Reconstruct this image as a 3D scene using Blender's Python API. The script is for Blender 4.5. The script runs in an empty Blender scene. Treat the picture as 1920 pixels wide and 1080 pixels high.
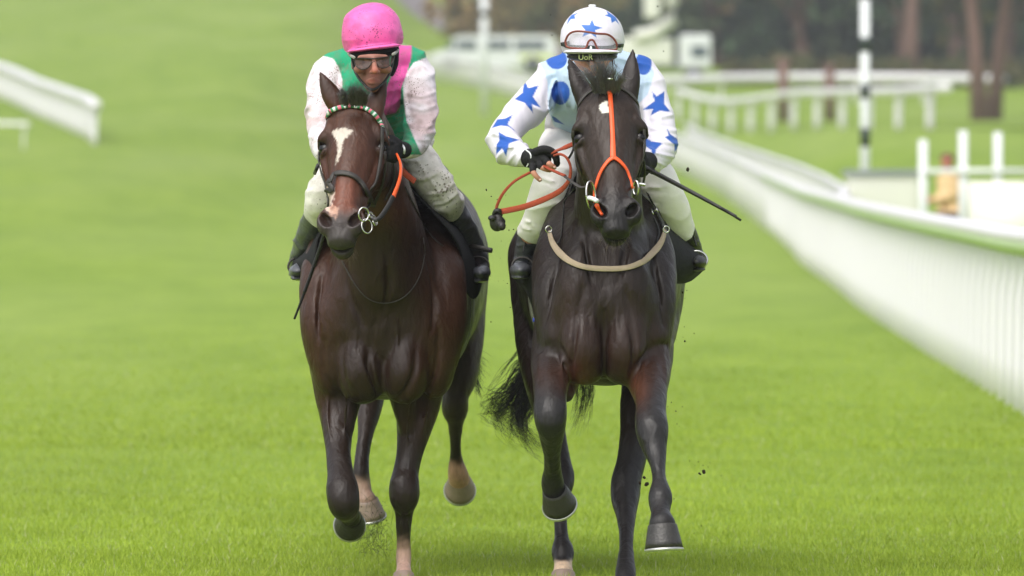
import bpy, math, random
import numpy as np
from mathutils import Vector, Matrix
random.seed(7); RNG = np.random.default_rng(7)
C = bpy.context.scene.collection
scn = bpy.context.scene
RES = 1.0            # 1 = full detail of the sculpted surfaces

# ------------------------------------------------------------------ camera
FP = 14400.0         # focal length in pixels of a 1920 px wide picture
CAMY, CAMZ, HOR = -30.0, 1.53, 355.0
cam = bpy.data.cameras.new('camera'); co = bpy.data.objects.new('camera', cam); C.objects.link(co)
co.location = (0, CAMY, CAMZ); co.rotation_euler = (math.radians(90), 0, 0)
cam.sensor_width = 36; cam.lens = FP/1920*36; cam.shift_y = (HOR-540)/1920
cam.clip_start = 0.5; cam.clip_end = 5000
cam.dof.use_dof = True; cam.dof.focus_distance = 28.9; cam.dof.aperture_fstop = 5.0
scn.camera = co
# ------------------------------------------------------------------ light
w = bpy.data.worlds.new('World'); scn.world = w; w.use_nodes = True
nt = w.node_tree; nt.nodes.clear()
SUN_EL, SUN_ROT = 58, 212
sky = nt.nodes.new('ShaderNodeTexSky'); sky.sky_type = 'NISHITA'; sky.sun_disc = False
sky.sun_elevation = math.radians(SUN_EL); sky.sun_rotation = math.radians(SUN_ROT)
sky.air_density = 1.0; sky.dust_density = 4.0; sky.ozone_density = 0.6
bgn = nt.nodes.new('ShaderNodeBackground'); bgn.inputs['Strength'].default_value = 0.15
wo = nt.nodes.new('ShaderNodeOutputWorld')
hs = nt.nodes.new('ShaderNodeHueSaturation'); hs.inputs['Saturation'].default_value = 0.35
nt.links.new(sky.outputs[0], hs.inputs['Color']); nt.links.new(hs.outputs[0], bgn.inputs[0]); nt.links.new(bgn.outputs[0], wo.inputs[0])
sl = bpy.data.lights.new('sun', 'SUN'); sl.energy = 1.2; sl.angle = math.radians(70); sl.color = (1, .97, .92)
so = bpy.data.objects.new('sun', sl); C.objects.link(so)
_a = math.radians(SUN_ROT); _e = math.radians(SUN_EL)
sdir = Vector((math.sin(_a)*math.cos(_e), math.cos(_a)*math.cos(_e), math.sin(_e)))   # towards the sun
so.rotation_euler = sdir.to_track_quat('Z', 'Y').to_euler(); so.location = (0, -10, 20)
scn.view_settings.view_transform = 'Standard'; scn.view_settings.look = 'None'
scn.view_settings.exposure = 0.56; scn.view_settings.gamma = 1
scn.cycles.max_bounces = 6; scn.cycles.use_denoising = True

# ------------------------------------------------------------------ helpers
def W(x, y, d): return np.array([(x-960)*d/FP, d+CAMY, CAMZ-(y-HOR)*d/FP])
def PX(V):
    d = V[:, 1]-CAMY
    return V[:, 0]*FP/d+960, HOR-(V[:, 2]-CAMZ)*FP/d
def lin(c):
    if isinstance(c, str):
        c = [int(c[i:i+2], 16)/255 for i in (0, 2, 4)]
    return tuple(v/12.92 if v <= .04045 else ((v+.055)/1.055)**2.4 for v in c)
def tag(o, label=None, cat=None, group=None, kind=None):
    if label: o['label'] = label
    if cat: o['category'] = cat
    if group: o['group'] = group
    if kind: o['kind'] = kind
    return o
def empty(name, loc, label, cat, group=None):
    o = bpy.data.objects.new(name, None); C.objects.link(o); o.location = loc
    o.empty_display_size = .1
    return tag(o, label, cat, group)
def mk(name, V, Fc, mat, parent=None, col=None, smooth=True, uv=None):
    """V (n,3) world coordinates, Fc list of faces or (m,k) array"""
    V = np.asarray(V, np.float32)
    if parent is not None: V = V-np.array(parent_world(parent), np.float32)
    me = bpy.data.meshes.new(name)
    if isinstance(Fc, np.ndarray):
        m, k = Fc.shape
        me.vertices.add(len(V)); me.vertices.foreach_set('co', V.ravel())
        me.loops.add(m*k); me.loops.foreach_set('vertex_index', Fc.astype(np.int32).ravel())
        me.polygons.add(m); me.polygons.foreach_set('loop_start', np.arange(0, m*k, k, dtype=np.int32))
        me.update(calc_edges=True)
    else:
        me.from_pydata([tuple(map(float, v)) for v in V], [], [tuple(map(int, f)) for f in Fc]); me.update()
    me.polygons.foreach_set('use_smooth', np.full(len(me.polygons), smooth))
    if col is not None:
        a = me.color_attributes.new('col', 'FLOAT_COLOR', 'POINT')
        if col.shape[1] == 3: col = np.concatenate([col, np.ones((len(col), 1))], 1)
        a.data.foreach_set('color', col.astype(np.float32).ravel())
    me.materials.append(mat)
    o = bpy.data.objects.new(name, me); C.objects.link(o)
    if parent is not None: o.parent = parent
    return o
def parent_world(p):
    v = Vector((0, 0, 0))
    while p is not None:
        v = v+p.location; p = p.parent
    return v
class MB:
    def __init__(s): s.v = []; s.f = []
    def add(s, v, f):
        n = len(s.v); s.v += [tuple(map(float, a)) for a in v]; s.f += [tuple(i+n for i in q) for q in f]
    def box(s, lo, hi, rz=0, bev=0):
        x0, y0, z0 = lo; x1, y1, z1 = hi
        p = [(x0,y0,z0),(x1,y0,z0),(x1,y1,z0),(x0,y1,z0),(x0,y0,z1),(x1,y0,z1),(x1,y1,z1),(x0,y1,z1)]
        if rz:
            cx, cy = (x0+x1)/2, (y0+y1)/2; c, n = math.cos(rz), math.sin(rz)
            p = [(cx+(a-cx)*c-(b-cy)*n, cy+(a-cx)*n+(b-cy)*c, z) for a, b, z in p]
        s.add(p, [(0,3,2,1),(4,5,6,7),(0,1,5,4),(1,2,6,5),(2,3,7,6),(3,0,4,7)])
    def tube(s, pts, r, n=8, cap=True, flat=1.0, up=(0, 0, 1)):
        """round or flattened tube along pts; r number or list; flat = thickness across 'up' frame"""
        pts = [Vector(map(float, p)) for p in pts]; m = len(pts)
        rr = r if hasattr(r, '__len__') else [r]*m
        upv = Vector(up); base = len(s.v); vs = []; fs = []
        for i, p in enumerate(pts):
            t = (pts[min(i+1, m-1)]-pts[max(i-1, 0)])
            t = t.normalized() if t.length > 1e-9 else Vector((0, 0, 1))
            a = t.cross(upv)
            if a.length < 1e-3: a = t.cross(Vector((1, .1, 0)))
            a.normalize(); b = t.cross(a).normalized()
            for k in range(n):
                th = 2*math.pi*k/n
                vs.append(p+(a*math.cos(th)*flat+b*math.sin(th))*rr[i])
        for i in range(m-1):
            for k in range(n):
                fs.append((i*n+k, i*n+(k+1) % n, (i+1)*n+(k+1) % n, (i+1)*n+k))
        if cap:
            fs.append(tuple(range(n))[::-1]); fs.append(tuple((m-1)*n+k for k in range(n)))
        s.add(vs, fs)
    def ring(s, c, ax, R, r, n=24, m=8, sx=1.0, a0=0, a1=2*math.pi):
        ax = Vector(ax).normalized(); a = ax.cross(Vector((0, 0, 1)))
        if a.length < .01: a = ax.cross(Vector((1, 0, 0)))
        a.normalize(); b = ax.cross(a); full = abs(a1-a0-2*math.pi) < 1e-6
        P = [Vector(c)+a*math.cos(a0+(a1-a0)*i/n)*R*sx+b*math.sin(a0+(a1-a0)*i/n)*R for i in range(n+(1))]
        s.tube(P, r, m, cap=not full, up=ax)
    def sphere(s, c, r, n=14, m=9):
        r = r if hasattr(r, '__len__') else (r, r, r)
        vs = []; fs = []
        for j in range(m+1):
            ph = math.pi*j/m
            for i in range(n):
                th = 2*math.pi*i/n
                vs.append((c[0]+r[0]*math.sin(ph)*math.cos(th), c[1]+r[1]*math.sin(ph)*math.sin(th), c[2]+r[2]*math.cos(ph)))
        for j in range(m):
            for i in range(n): fs.append((j*n+i, (j+1)*n+i, (j+1)*n+(i+1) % n, j*n+(i+1) % n))
        s.add(vs, fs)
    def build(s, name, mat, parent=None, smooth=True): return mk(name, np.array(s.v), s.f, mat, parent, smooth=smooth)

def catmull(P, sub):
    P = np.asarray(P, float); n = len(P)
    if n < 3 or sub <= 1: return P
    out = []
    for i in range(n-1):
        p0, p1, p2, p3 = P[max(i-1, 0)], P[i], P[i+1], P[min(i+2, n-1)]
        for k in range(sub):
            t = k/sub
            out.append(.5*((2*p1)+(-p0+p2)*t+(2*p0-5*p1+4*p2-p3)*t*t+(-p0+3*p1-3*p2+p3)*t**3))
    out.append(P[-1]); return np.array(out)
def curve(pts, sub=6): return catmull([W(*p) for p in pts], sub)

# ---------------- materials
def mat_new(name):
    m = bpy.data.materials.new(name); m.use_nodes = True
    return m, m.node_tree, m.node_tree.nodes['Principled BSDF']
def N(nt, t, **kw):
    n = nt.nodes.new(t)
    for k, v in kw.items(): setattr(n, k, v)
    return n
def simple(name, col, rough=.5, metal=0, noise=.12, scale=30, bump=0, spec=.5, bscale=None):
    m, nt, b = mat_new(name); col = lin(col)
    tc = N(nt, 'ShaderNodeTexCoord'); ns = N(nt, 'ShaderNodeTexNoise'); ns.inputs['Scale'].default_value = scale
    ns.inputs['Detail'].default_value = 5
    nt.links.new(tc.outputs['Object'], ns.inputs['Vector'])
    mx = N(nt, 'ShaderNodeMix', data_type='RGBA')
    mx.inputs['A'].default_value = (*[c*(1-noise) for c in col], 1); mx.inputs['B'].default_value = (*[min(1, c*(1+noise)) for c in col], 1)
    nt.links.new(ns.outputs[0], mx.inputs['Factor']); nt.links.new(mx.outputs['Result'], b.inputs['Base Color'])
    b.inputs['Roughness'].default_value = rough; b.inputs['Metallic'].default_value = metal
    b.inputs['Specular IOR Level'].default_value = spec
    if bump:
        n2 = N(nt, 'ShaderNodeTexNoise'); n2.inputs['Scale'].default_value = bscale or scale*4
        nt.links.new(tc.outputs['Object'], n2.inputs['Vector'])
        bp = N(nt, 'ShaderNodeBump'); bp.inputs['Strength'].default_value = bump; bp.inputs['Distance'].default_value = .01
        nt.links.new(n2.outputs[0], bp.inputs['Height']); nt.links.new(bp.outputs[0], b.inputs['Normal'])
    return m
def painted(name, rough=.5, spec=.5, sheen=0, specks=0, speck_col=(.12, .07, .04), bump=.15, bscale=(40, 40, 12), speck_scale=90, mott=.12, coat=0, rvar=0, big=0):
    """base colour from the mesh's own colour attribute (markings of coat or cloth), with procedural mottling and mud specks"""
    m, nt, b = mat_new(name); L = nt.links.new
    at = N(nt, 'ShaderNodeAttribute', attribute_name='col'); tc = N(nt, 'ShaderNodeTexCoord')
    mp = N(nt, 'ShaderNodeMapping'); mp.inputs['Scale'].default_value = bscale; L(tc.outputs['Object'], mp.inputs[0])
    ns = N(nt, 'ShaderNodeTexNoise'); ns.inputs['Scale'].default_value = 1; ns.inputs['Detail'].default_value = 6; L(mp.outputs[0], ns.inputs['Vector'])
    hv = N(nt, 'ShaderNodeHueSaturation'); L(at.outputs['Color'], hv.inputs['Color'])
    mr = N(nt, 'ShaderNodeMapRange'); mr.inputs['From Min'].default_value = .3; mr.inputs['From Max'].default_value = .7
    mr.inputs['To Min'].default_value = 1-mott; mr.inputs['To Max'].default_value = 1+mott
    L(ns.outputs[0], mr.inputs[0]); L(mr.outputs[0], hv.inputs['Value'])
    out = hv.outputs[0]
    if specks:
        v = N(nt, 'ShaderNodeTexVoronoi'); v.inputs['Scale'].default_value = speck_scale; L(tc.outputs['Object'], v.inputs['Vector'])
        n3 = N(nt, 'ShaderNodeTexNoise'); n3.inputs['Scale'].default_value = 14; n3.inputs['Detail'].default_value = 3; L(tc.outputs['Object'], n3.inputs['Vector'])
        r3 = N(nt, 'ShaderNodeMapRange'); r3.inputs['From Min'].default_value = .33; r3.inputs['From Max'].default_value = .80
        r3.inputs['To Min'].default_value = 0; r3.inputs['To Max'].default_value = .42*specks; L(n3.outputs[0], r3.inputs[0])
        lt = N(nt, 'ShaderNodeMath', operation='SUBTRACT'); L(r3.outputs[0], lt.inputs[0]); L(v.outputs['Distance'], lt.inputs[1])
        r4 = N(nt, 'ShaderNodeMapRange'); r4.inputs['From Min'].default_value = 0; r4.inputs['From Max'].default_value = .08; r4.inputs['To Max'].default_value = .85
        L(lt.outputs[0], r4.inputs[0])
        n5 = N(nt, 'ShaderNodeTexNoise'); n5.inputs['Scale'].default_value = 22; n5.inputs['Detail'].default_value = 6; L(tc.outputs['Object'], n5.inputs['Vector'])
        r5 = N(nt, 'ShaderNodeMapRange'); r5.inputs['From Min'].default_value = .47; r5.inputs['From Max'].default_value = .72; r5.inputs['To Max'].default_value = .42*min(1, specks); L(n5.outputs[0], r5.inputs[0])
        mxx = N(nt, 'ShaderNodeMath', operation='MAXIMUM'); L(r4.outputs[0], mxx.inputs[0]); L(r5.outputs[0], mxx.inputs[1])
        mx = N(nt, 'ShaderNodeMix', data_type='RGBA'); L(mxx.outputs[0], mx.inputs['Factor']); L(out, mx.inputs['A']); mx.inputs['B'].default_value = (*speck_col, 1)
        out = mx.outputs['Result']
    L(out, b.inputs['Base Color'])
    b.inputs['Roughness'].default_value = rough; b.inputs['Specular IOR Level'].default_value = spec
    if rvar:
        n7 = N(nt, 'ShaderNodeTexNoise'); n7.inputs['Scale'].default_value = 11; n7.inputs['Detail'].default_value = 7; n7.inputs['Roughness'].default_value = .65; L(tc.outputs['Object'], n7.inputs['Vector'])
        r7 = N(nt, 'ShaderNodeMapRange'); r7.inputs['From Min'].default_value = .35; r7.inputs['From Max'].default_value = .65; r7.inputs['To Min'].default_value = rough-rvar; r7.inputs['To Max'].default_value = rough+rvar
        L(n7.outputs[0], r7.inputs[0]); L(r7.outputs[0], b.inputs['Roughness'])
    b.inputs['Sheen Weight'].default_value = sheen; b.inputs['Coat Weight'].default_value = coat; b.inputs['Coat Roughness'].default_value = .35
    bp = N(nt, 'ShaderNodeBump'); bp.inputs['Strength'].default_value = bump; bp.inputs['Distance'].default_value = .012
    L(ns.outputs[0], bp.inputs['Height']); L(bp.outputs[0], b.inputs['Normal'])
    if big:
        m8 = N(nt, 'ShaderNodeMapping'); m8.inputs['Scale'].default_value = (26, 20, 11); L(tc.outputs['Object'], m8.inputs[0])
        n8 = N(nt, 'ShaderNodeTexNoise'); n8.inputs['Scale'].default_value = 1; n8.inputs['Detail'].default_value = 4; n8.inputs['Distortion'].default_value = .6; L(m8.outputs[0], n8.inputs['Vector'])
        b8 = N(nt, 'ShaderNodeBump'); b8.inputs['Strength'].default_value = big; b8.inputs['Distance'].default_value = .05
        L(n8.outputs[0], b8.inputs['Height']); L(b8.outputs[0], bp.inputs['Normal'])
    return m

# ---------------- implicit sculpting: smooth unions of tapered tubes, ellipsoids and lofts, meshed with surface nets
def axis(lo, hi, step, fine=()):
    """grid coordinates from lo to hi; fine = [(a, b, step)] ranges meshed finer"""
    out = [lo]
    while out[-1] < hi:
        s = step
        for a, b, fs in fine:
            if a-fs <= out[-1] <= b: s = min(s, fs)
        out.append(out[-1]+s*RES)
    return np.array(out, np.float32)
class Field:
    def __init__(s, xs, ys, zs):
        s.a = (xs, ys, zs); s.V = np.full((len(xs), len(ys), len(zs)), .1, np.float32)
    def _sl(s, lo, hi):
        r = []
        for i in range(3):
            a = s.a[i]; r.append(slice(int(np.searchsorted(a, lo[i])), int(np.searchsorted(a, hi[i]))))
        return tuple(r)
    def op(s, f, lo, hi, k=.01, mode='u'):
        pad = k+.02
        sl = s._sl(np.array(lo)-pad, np.array(hi)+pad)
        X = s.a[0][sl[0]][:, None, None]; Y = s.a[1][sl[1]][None, :, None]; Z = s.a[2][sl[2]][None, None, :]
        if X.size*Y.size*Z.size == 0: return
        d = f(X, Y, Z).astype(np.float32); v = s.V[sl]
        if mode == 's':
            d = -d; h = np.clip(.5-.5*(v-d)/k, 0, 1); s.V[sl] = v*(1-h)+d*h+k*h*(1-h)
        else:
            h = np.clip(.5+.5*(v-d)/k, 0, 1); s.V[sl] = v*(1-h)+d*h-k*h*(1-h)
    def ell(s, c, r, k=.02, R=None, mode='u'):
        c = np.asarray(c, float); r = np.asarray(r, float); m = r.max() if R is not None else r
        def f(X, Y, Z):
            x, y, z = X-c[0], Y-c[1], Z-c[2]
            if R is not None:
                x, y, z = (R[0][0]*x+R[0][1]*y+R[0][2]*z, R[1][0]*x+R[1][1]*y+R[1][2]*z, R[2][0]*x+R[2][1]*y+R[2][2]*z)
            k0 = np.sqrt((x/r[0])**2+(y/r[1])**2+(z/r[2])**2); k1 = np.sqrt((x/r[0]**2)**2+(y/r[1]**2)**2+(z/r[2]**2)**2)+1e-9
            return k0*(k0-1)/k1
        s.op(f, c-m, c+m, k, mode)
    def tube(s, P, k=.02, sub=9, sc=(1, 1, 1), mode='u'):
        """P rows x, y, z, r"""
        P = catmull(P, sub); sc = np.asarray(sc, float); Q = P.copy(); Q[:, :3] /= sc
        r = P[:, 3:4]
        def f(X, Y, Z):
            X, Y, Z = X/sc[0], Y/sc[1], Z/sc[2]; out = None
            for a, b in zip(Q[:-1], Q[1:]):
                ab = b[:3]-a[:3]; L2 = float(ab@ab)+1e-12
                t = np.clip(((X-a[0])*ab[0]+(Y-a[1])*ab[1]+(Z-a[2])*ab[2])/L2, 0, 1)
                d = np.sqrt((X-a[0]-t*ab[0])**2+(Y-a[1]-t*ab[1])**2+(Z-a[2]-t*ab[2])**2)-(a[3]+(b[3]-a[3])*t)
                out = d if out is None else np.minimum(out, d)
            return out*sc.min()
        s.op(f, (P[:, :3]-r*sc).min(0), (P[:, :3]+r*sc).max(0), k, mode)
    def loft(s, o, U, Vv, Wv, st, k=.02, mode='u'):
        """st rows u, v0, w0, a, b, n : superelliptic sections along U"""
        st = np.asarray(catmull(st, 10), float); o = np.asarray(o, float)
        L0, L1 = st[0, 0], st[-1, 0]; m = max(st[:, 3].max(), st[:, 4].max())+np.abs(st[:, 1:3]).max()
        e0 = o+np.asarray(U)*L0; e1 = o+np.asarray(U)*L1
        def f(X, Y, Z):
            x, y, z = X-o[0], Y-o[1], Z-o[2]
            u = x*U[0]+y*U[1]+z*U[2]; v = x*Vv[0]+y*Vv[1]+z*Vv[2]; ww = x*Wv[0]+y*Wv[1]+z*Wv[2]
            uc = np.clip(u, L0, L1)
            g = [np.interp(uc, st[:, 0], st[:, i]) for i in range(1, 6)]
            a, b, n = g[2], g[3], g[4]
            q = (np.abs((v-g[0])/a)**n+np.abs((ww-g[1])/b)**n)**(1/n)
            d = (q-1)*np.minimum(a, b)
            e = np.abs(u-uc)
            return np.where(e > 0, np.sqrt(np.maximum(d, 0)**2+e**2)+np.minimum(d, 0)*.0, d)
        s.op(f, np.minimum(e0, e1)-m, np.maximum(e0, e1)+m, k, mode)
    def front(s, px, py, d):
        """point of the sculpted surface met first by a horizontal line along Y through this point"""
        p = W(px, py, d); i = min(len(s.a[0])-1, int(np.searchsorted(s.a[0], p[0]))); k = min(len(s.a[2])-1, int(np.searchsorted(s.a[2], p[2])))
        c = np.nonzero(s.V[i, :, k] < 0)[0]
        return p if len(c) == 0 else np.array([p[0], s.a[1][c[0]], p[2]])
    def detail(s, d, pts, r, k, mode='u'):
        Q = [s.front(x, y, d) for x, y in pts]; n = len(Q); e = np.interp(np.arange(n), [0, (n-1)/2, n-1], [.45, 1, .45])
        P = np.array([[q[0], q[1]+(r*.35 if mode == 'u' else -r*.35), q[2], r*e[i]] for i, q in enumerate(Q)])
        P[1:-1, 1] = (P[:-2, 1]+2*P[1:-1, 1]+P[2:, 1])/4
        s.tube(P, k, 5, mode=mode)
    def mesh(s, warp=None):
        V = s.V
        if warp is not None:
            band = np.abs(V) < .03
            I = np.nonzero(band); V = V.copy()
            V[I] += warp(s.a[0][I[0]], s.a[1][I[1]], s.a[2][I[2]])
        S = V < 0
        S[0], S[-1], S[:, 0], S[:, -1], S[:, :, 0], S[:, :, -1] = [False]*6
        cnt = np.zeros(tuple(n-1 for n in V.shape), np.int8)
        for i in (0, 1):
            for j in (0, 1):
                for k in (0, 1): cnt += S[i:V.shape[0]-1+i, j:V.shape[1]-1+j, k:V.shape[2]-1+k]
        act = (cnt > 0) & (cnt < 8); I = np.stack(np.nonzero(act), 1)
        idx = np.full(act.shape, -1, np.int32); idx[act] = np.arange(len(I))
        A = s.a; acc = np.zeros((len(I), 3)); num = np.zeros(len(I))
        for ax in range(3):
            o1, o2 = [a for a in range(3) if a != ax]
            for p in (0, 1):
                for q in (0, 1):
                    c0 = I.copy(); c0[:, o1] += p; c0[:, o2] += q; c1 = c0.copy(); c1[:, ax] += 1
                    s0, s1 = S[tuple(c0.T)], S[tuple(c1.T)]; m = s0 != s1
                    v0, v1 = V[tuple(c0.T)], V[tuple(c1.T)]
                    t = np.clip(v0/(v0-v1+1e-12), 0, 1)
                    P = np.stack([A[i][c0[:, i]] for i in range(3)], 1).astype(float)
                    P[:, ax] = A[ax][c0[:, ax]]*(1-t)+A[ax][c1[:, ax]]*t
                    acc[m] += P[m]; num += m
        P = acc/num[:, None]; F = []
        for ax in range(3):
            o1, o2 = (ax+1) % 3, (ax+2) % 3
            sl0 = [slice(None)]*3; sl1 = [slice(None)]*3; sl0[ax] = slice(0, -1); sl1[ax] = slice(1, None)
            a, b = S[tuple(sl0)], S[tuple(sl1)]; E = np.stack(np.nonzero(a != b), 1)
            def cell(d1, d2):
                c = E.copy(); c[:, o1] += d1; c[:, o2] += d2; return idx[tuple(c.T)]
            q = np.stack([cell(-1, -1), cell(0, -1), cell(0, 0), cell(-1, 0)], 1)
            fl = ~a[tuple(E.T)]; q[fl] = q[fl][:, ::-1]; F.append(q)
        return P, np.concatenate(F)
def relax(P, F, it=1, lam=.5):
    for _ in range(it):
        acc = np.zeros_like(P); n = np.zeros(len(P))
        for i in range(4):
            a, b = F[:, i], F[:, (i+1) % 4]
            for k in range(3): acc[:, k] += np.bincount(a, P[b, k], len(P))+np.bincount(b, P[a, k], len(P))
            n += np.bincount(a, minlength=len(P))+np.bincount(b, minlength=len(P))
        P = P*(1-lam)+lam*acc/n[:, None]
    return P
def vnoise(P, scale, seed=0, octv=3):
    """cheap smooth 3-D noise, about -1..1"""
    r = np.random.default_rng(seed); out = 0; amp = 1; tot = 0
    for o in range(octv):
        s_ = 0
        for i in range(5):
            k = r.normal(size=3); k *= scale*(2**o)*(.7+.6*r.random())/np.linalg.norm(k)
            s_ = s_+np.sin(P[:, 0]*k[0]+P[:, 1]*k[1]+P[:, 2]*k[2]+r.random()*7)
        out = out+amp*s_/2.5; tot += amp; amp *= .5
    return out/tot
def inpoly(x, y, poly):
    poly = np.asarray(poly, float); ins = np.zeros(len(x), bool); n = len(poly)
    for i in range(n):
        x0, y0 = poly[i]; x1, y1 = poly[(i+1) % n]
        c = ((y0 > y) != (y1 > y)) & (x < (x1-x0)*(y-y0)/(y1-y0+1e-12)+x0); ins ^= c
    return ins
def pdist(x, y, poly):
    """signed distance to a polygon (negative inside)"""
    poly = np.asarray(poly, float); d = np.full(len(x), 1e9)
    for i in range(len(poly)):
        a = poly[i]; b = poly[(i+1) % len(poly)]; ab = b-a
        t = np.clip(((x-a[0])*ab[0]+(y-a[1])*ab[1])/(ab@ab+1e-12), 0, 1)
        d = np.minimum(d, np.hypot(x-a[0]-t*ab[0], y-a[1]-t*ab[1]))
    return np.where(inpoly(x, y, poly), -d, d)
def smooth(e0, e1, x):
    t = np.clip((x-e0)/(e1-e0), 0, 1); return t*t*(3-2*t)
def mixc(col, c, t):
    t = np.clip(t, 0, 1)[:, None]; return col*(1-t)+np.array(c)[None, :]*t
def nrm(v): v = np.asarray(v, float); return v/np.linalg.norm(v)
def rows(pts, extra=0):
    """[(px, py, d, r_px)] -> rows x, y, z, r in metres"""
    out = []
    for x, y, d, r in pts: out.append([*W(x, y, d), r*d/FP+extra])
    return np.array(out)
# ================================================================== SETTING
_GD = np.array([-60, 20, 55, 70, 90, 105, 120, 150, 178, 215, 240, 262, 300, 350, 400, 450, 500, 600, 750, 1000, 2500], float)
_GZ = np.array([0, 0, 0, .05, .13, .2, .28, .44, .72, 1.2, 1.65, 2.2, 3.5, 5.5, 8.2, 11.2, 14.2, 21, 32, 50, 150], float)
def ground_z(x, d):
    """course surface: flat by the camera, climbing to a hillside"""
    z = np.interp(d, _GD, _GZ)
    z = z+np.interp(d, [350, 500, 1000], [0, 1, 1])*np.interp(x, [0, 40, 90], [0, -3.0, -6])+np.interp(d, [120, 221, 280, 400], [0, 1.5, 2.0, 2.4])*smooth(-4, -11, x)+np.interp(d, [110, 150, 225, 255, 290, 320, 350], [0, .6, 1.9, 1.5, .9, .3, 0])*smooth(7.2, 10.5, x)
    return z
def gz(x, d): return float(ground_z(np.array(x, float), np.array(d, float)))

def grass_mat():
    m, nt, b = mat_new('turf'); L = nt.links.new
    tc = N(nt, 'ShaderNodeTexCoord')
    def noise(sc, det, rough=.55):
        mp = N(nt, 'ShaderNodeMapping'); mp.inputs['Scale'].default_value = sc; L(tc.outputs['Object'], mp.inputs[0])
        n = N(nt, 'ShaderNodeTexNoise'); n.inputs['Scale'].default_value = 1; n.inputs['Detail'].default_value = det; n.inputs['Roughness'].default_value = rough
        L(mp.outputs[0], n.inputs['Vector']); return n
    a = noise((.45, .12, 1), 5); c = noise((14, 3.5, 1), 7, .7); e = noise((1.8, .35, 1), 4)
    cr = N(nt, 'ShaderNodeValToRGB'); cr.color_ramp.elements[0].position = .15; cr.color_ramp.elements[1].position = .85
    cr.color_ramp.elements[0].color = (.168, .270, .026, 1); cr.color_ramp.elements[1].color = (.275, .385, .050, 1)
    L(a.outputs[0], cr.inputs[0])
    c2 = N(nt, 'ShaderNodeValToRGB'); c2.color_ramp.elements[0].position = .35; c2.color_ramp.elements[1].position = .7
    c2.color_ramp.elements[0].color = (.74, .76, .7, 1); c2.color_ramp.elements[1].color = (1.16, 1.12, 1.1, 1)
    L(c.outputs[0], c2.inputs[0])
    c3 = N(nt, 'ShaderNodeValToRGB'); c3.color_ramp.elements[0].position = .35; c3.color_ramp.elements[1].position = .65
    c3.color_ramp.elements[0].color = (.86, .9, .84, 1); c3.color_ramp.elements[1].color = (1.08, 1.05, 1.15, 1)
    L(e.outputs[0], c3.inputs[0])
    m1 = N(nt, 'ShaderNodeMix', data_type='RGBA', blend_type='MULTIPLY'); m1.inputs['Factor'].default_value = 1
    L(cr.outputs[0], m1.inputs['A']); L(c2.outputs[0], m1.inputs['B'])
    m2 = N(nt, 'ShaderNodeMix', data_type='RGBA', blend_type='MULTIPLY'); m2.inputs['Factor'].default_value = 1
    L(m1.outputs['Result'], m2.inputs['A']); L(c3.outputs[0], m2.inputs['B'])
    # worn, yellower strips of trodden turf that run along the course
    st = noise((.16, .012, 1), 3); rr = N(nt, 'ShaderNodeMapRange'); rr.inputs['From Min'].default_value = .45; rr.inputs['From Max'].default_value = .7; rr.inputs['To Max'].default_value = .45
    L(st.outputs[0], rr.inputs[0])
    m3 = N(nt, 'ShaderNodeMix', data_type='RGBA'); m3.inputs['B'].default_value = (.27, .35, .09, 1)
    L(rr.outputs[0], m3.inputs['Factor']); L(m2.outputs['Result'], m3.inputs['A'])
    L(m3.outputs['Result'], b.inputs['Base Color'])
    b.inputs['Roughness'].default_value = .8; b.inputs['Specular IOR Level'].default_value = .15
    bp = N(nt, 'ShaderNodeBump'); bp.inputs['Strength'].default_value = .5; bp.inputs['Distance'].default_value = .03
    L(c.outputs[0], bp.inputs['Height']); L(bp.outputs[0], b.inputs['Normal'])
    return m
M = {}
M['turf'] = grass_mat()
def pvc(m):
    nt = m.node_tree; b = nt.nodes['Principled BSDF']; t = N(nt, 'ShaderNodeBsdfTranslucent'); t.inputs[0].default_value = (.93, .95, .97, 1); x = N(nt, 'ShaderNodeMixShader'); x.inputs[0].default_value = .12
    nt.links.new(b.outputs[0], x.inputs[1]); nt.links.new(t.outputs[0], x.inputs[2]); nt.links.new(x.outputs[0], nt.nodes['Material Output'].inputs[0]); return m
M['plastic'] = pvc(simple('white_plastic', (.98, .965, .995), .35, noise=.03, scale=4))
M['plastic_reflection'] = simple('green_reflection_plastic', (.74, .83, .62), .4, noise=.14, scale=3)  # white plastic with the grass's green reflection painted into its colour
M['white_paint'] = simple('white_paint', (.9, .91, .92), .45, noise=.06, scale=5)
M['cream'] = simple('cream_paint', (.9, .9, .86), .45, noise=.05, scale=2)
M['black_paint'] = simple('black_green_paint', (.14, .2, .17), .45)
M['asphalt'] = simple('asphalt', (.50, .47, .47), .85, noise=.12, scale=2)
M['glass_dark'] = simple('dark_glass', (.32, .37, .40), .12, noise=.1, scale=2)
M['rubber'] = simple('rubber', (.10, .10, .10), .7)
M['bark'] = simple('bark', (.47, .36, .33), .9, noise=.4, scale=5, bump=.8)
M['hedge'] = simple('hedge_leaf', (.52, .43, .24), .8, noise=.5, scale=.8)
M['pale_grey'] = simple('pale_grey_paint', (.55, .58, .60), .5)
M['metal'] = simple('grey_metal', (.6, .62, .63), .35, metal=.6)

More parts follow.
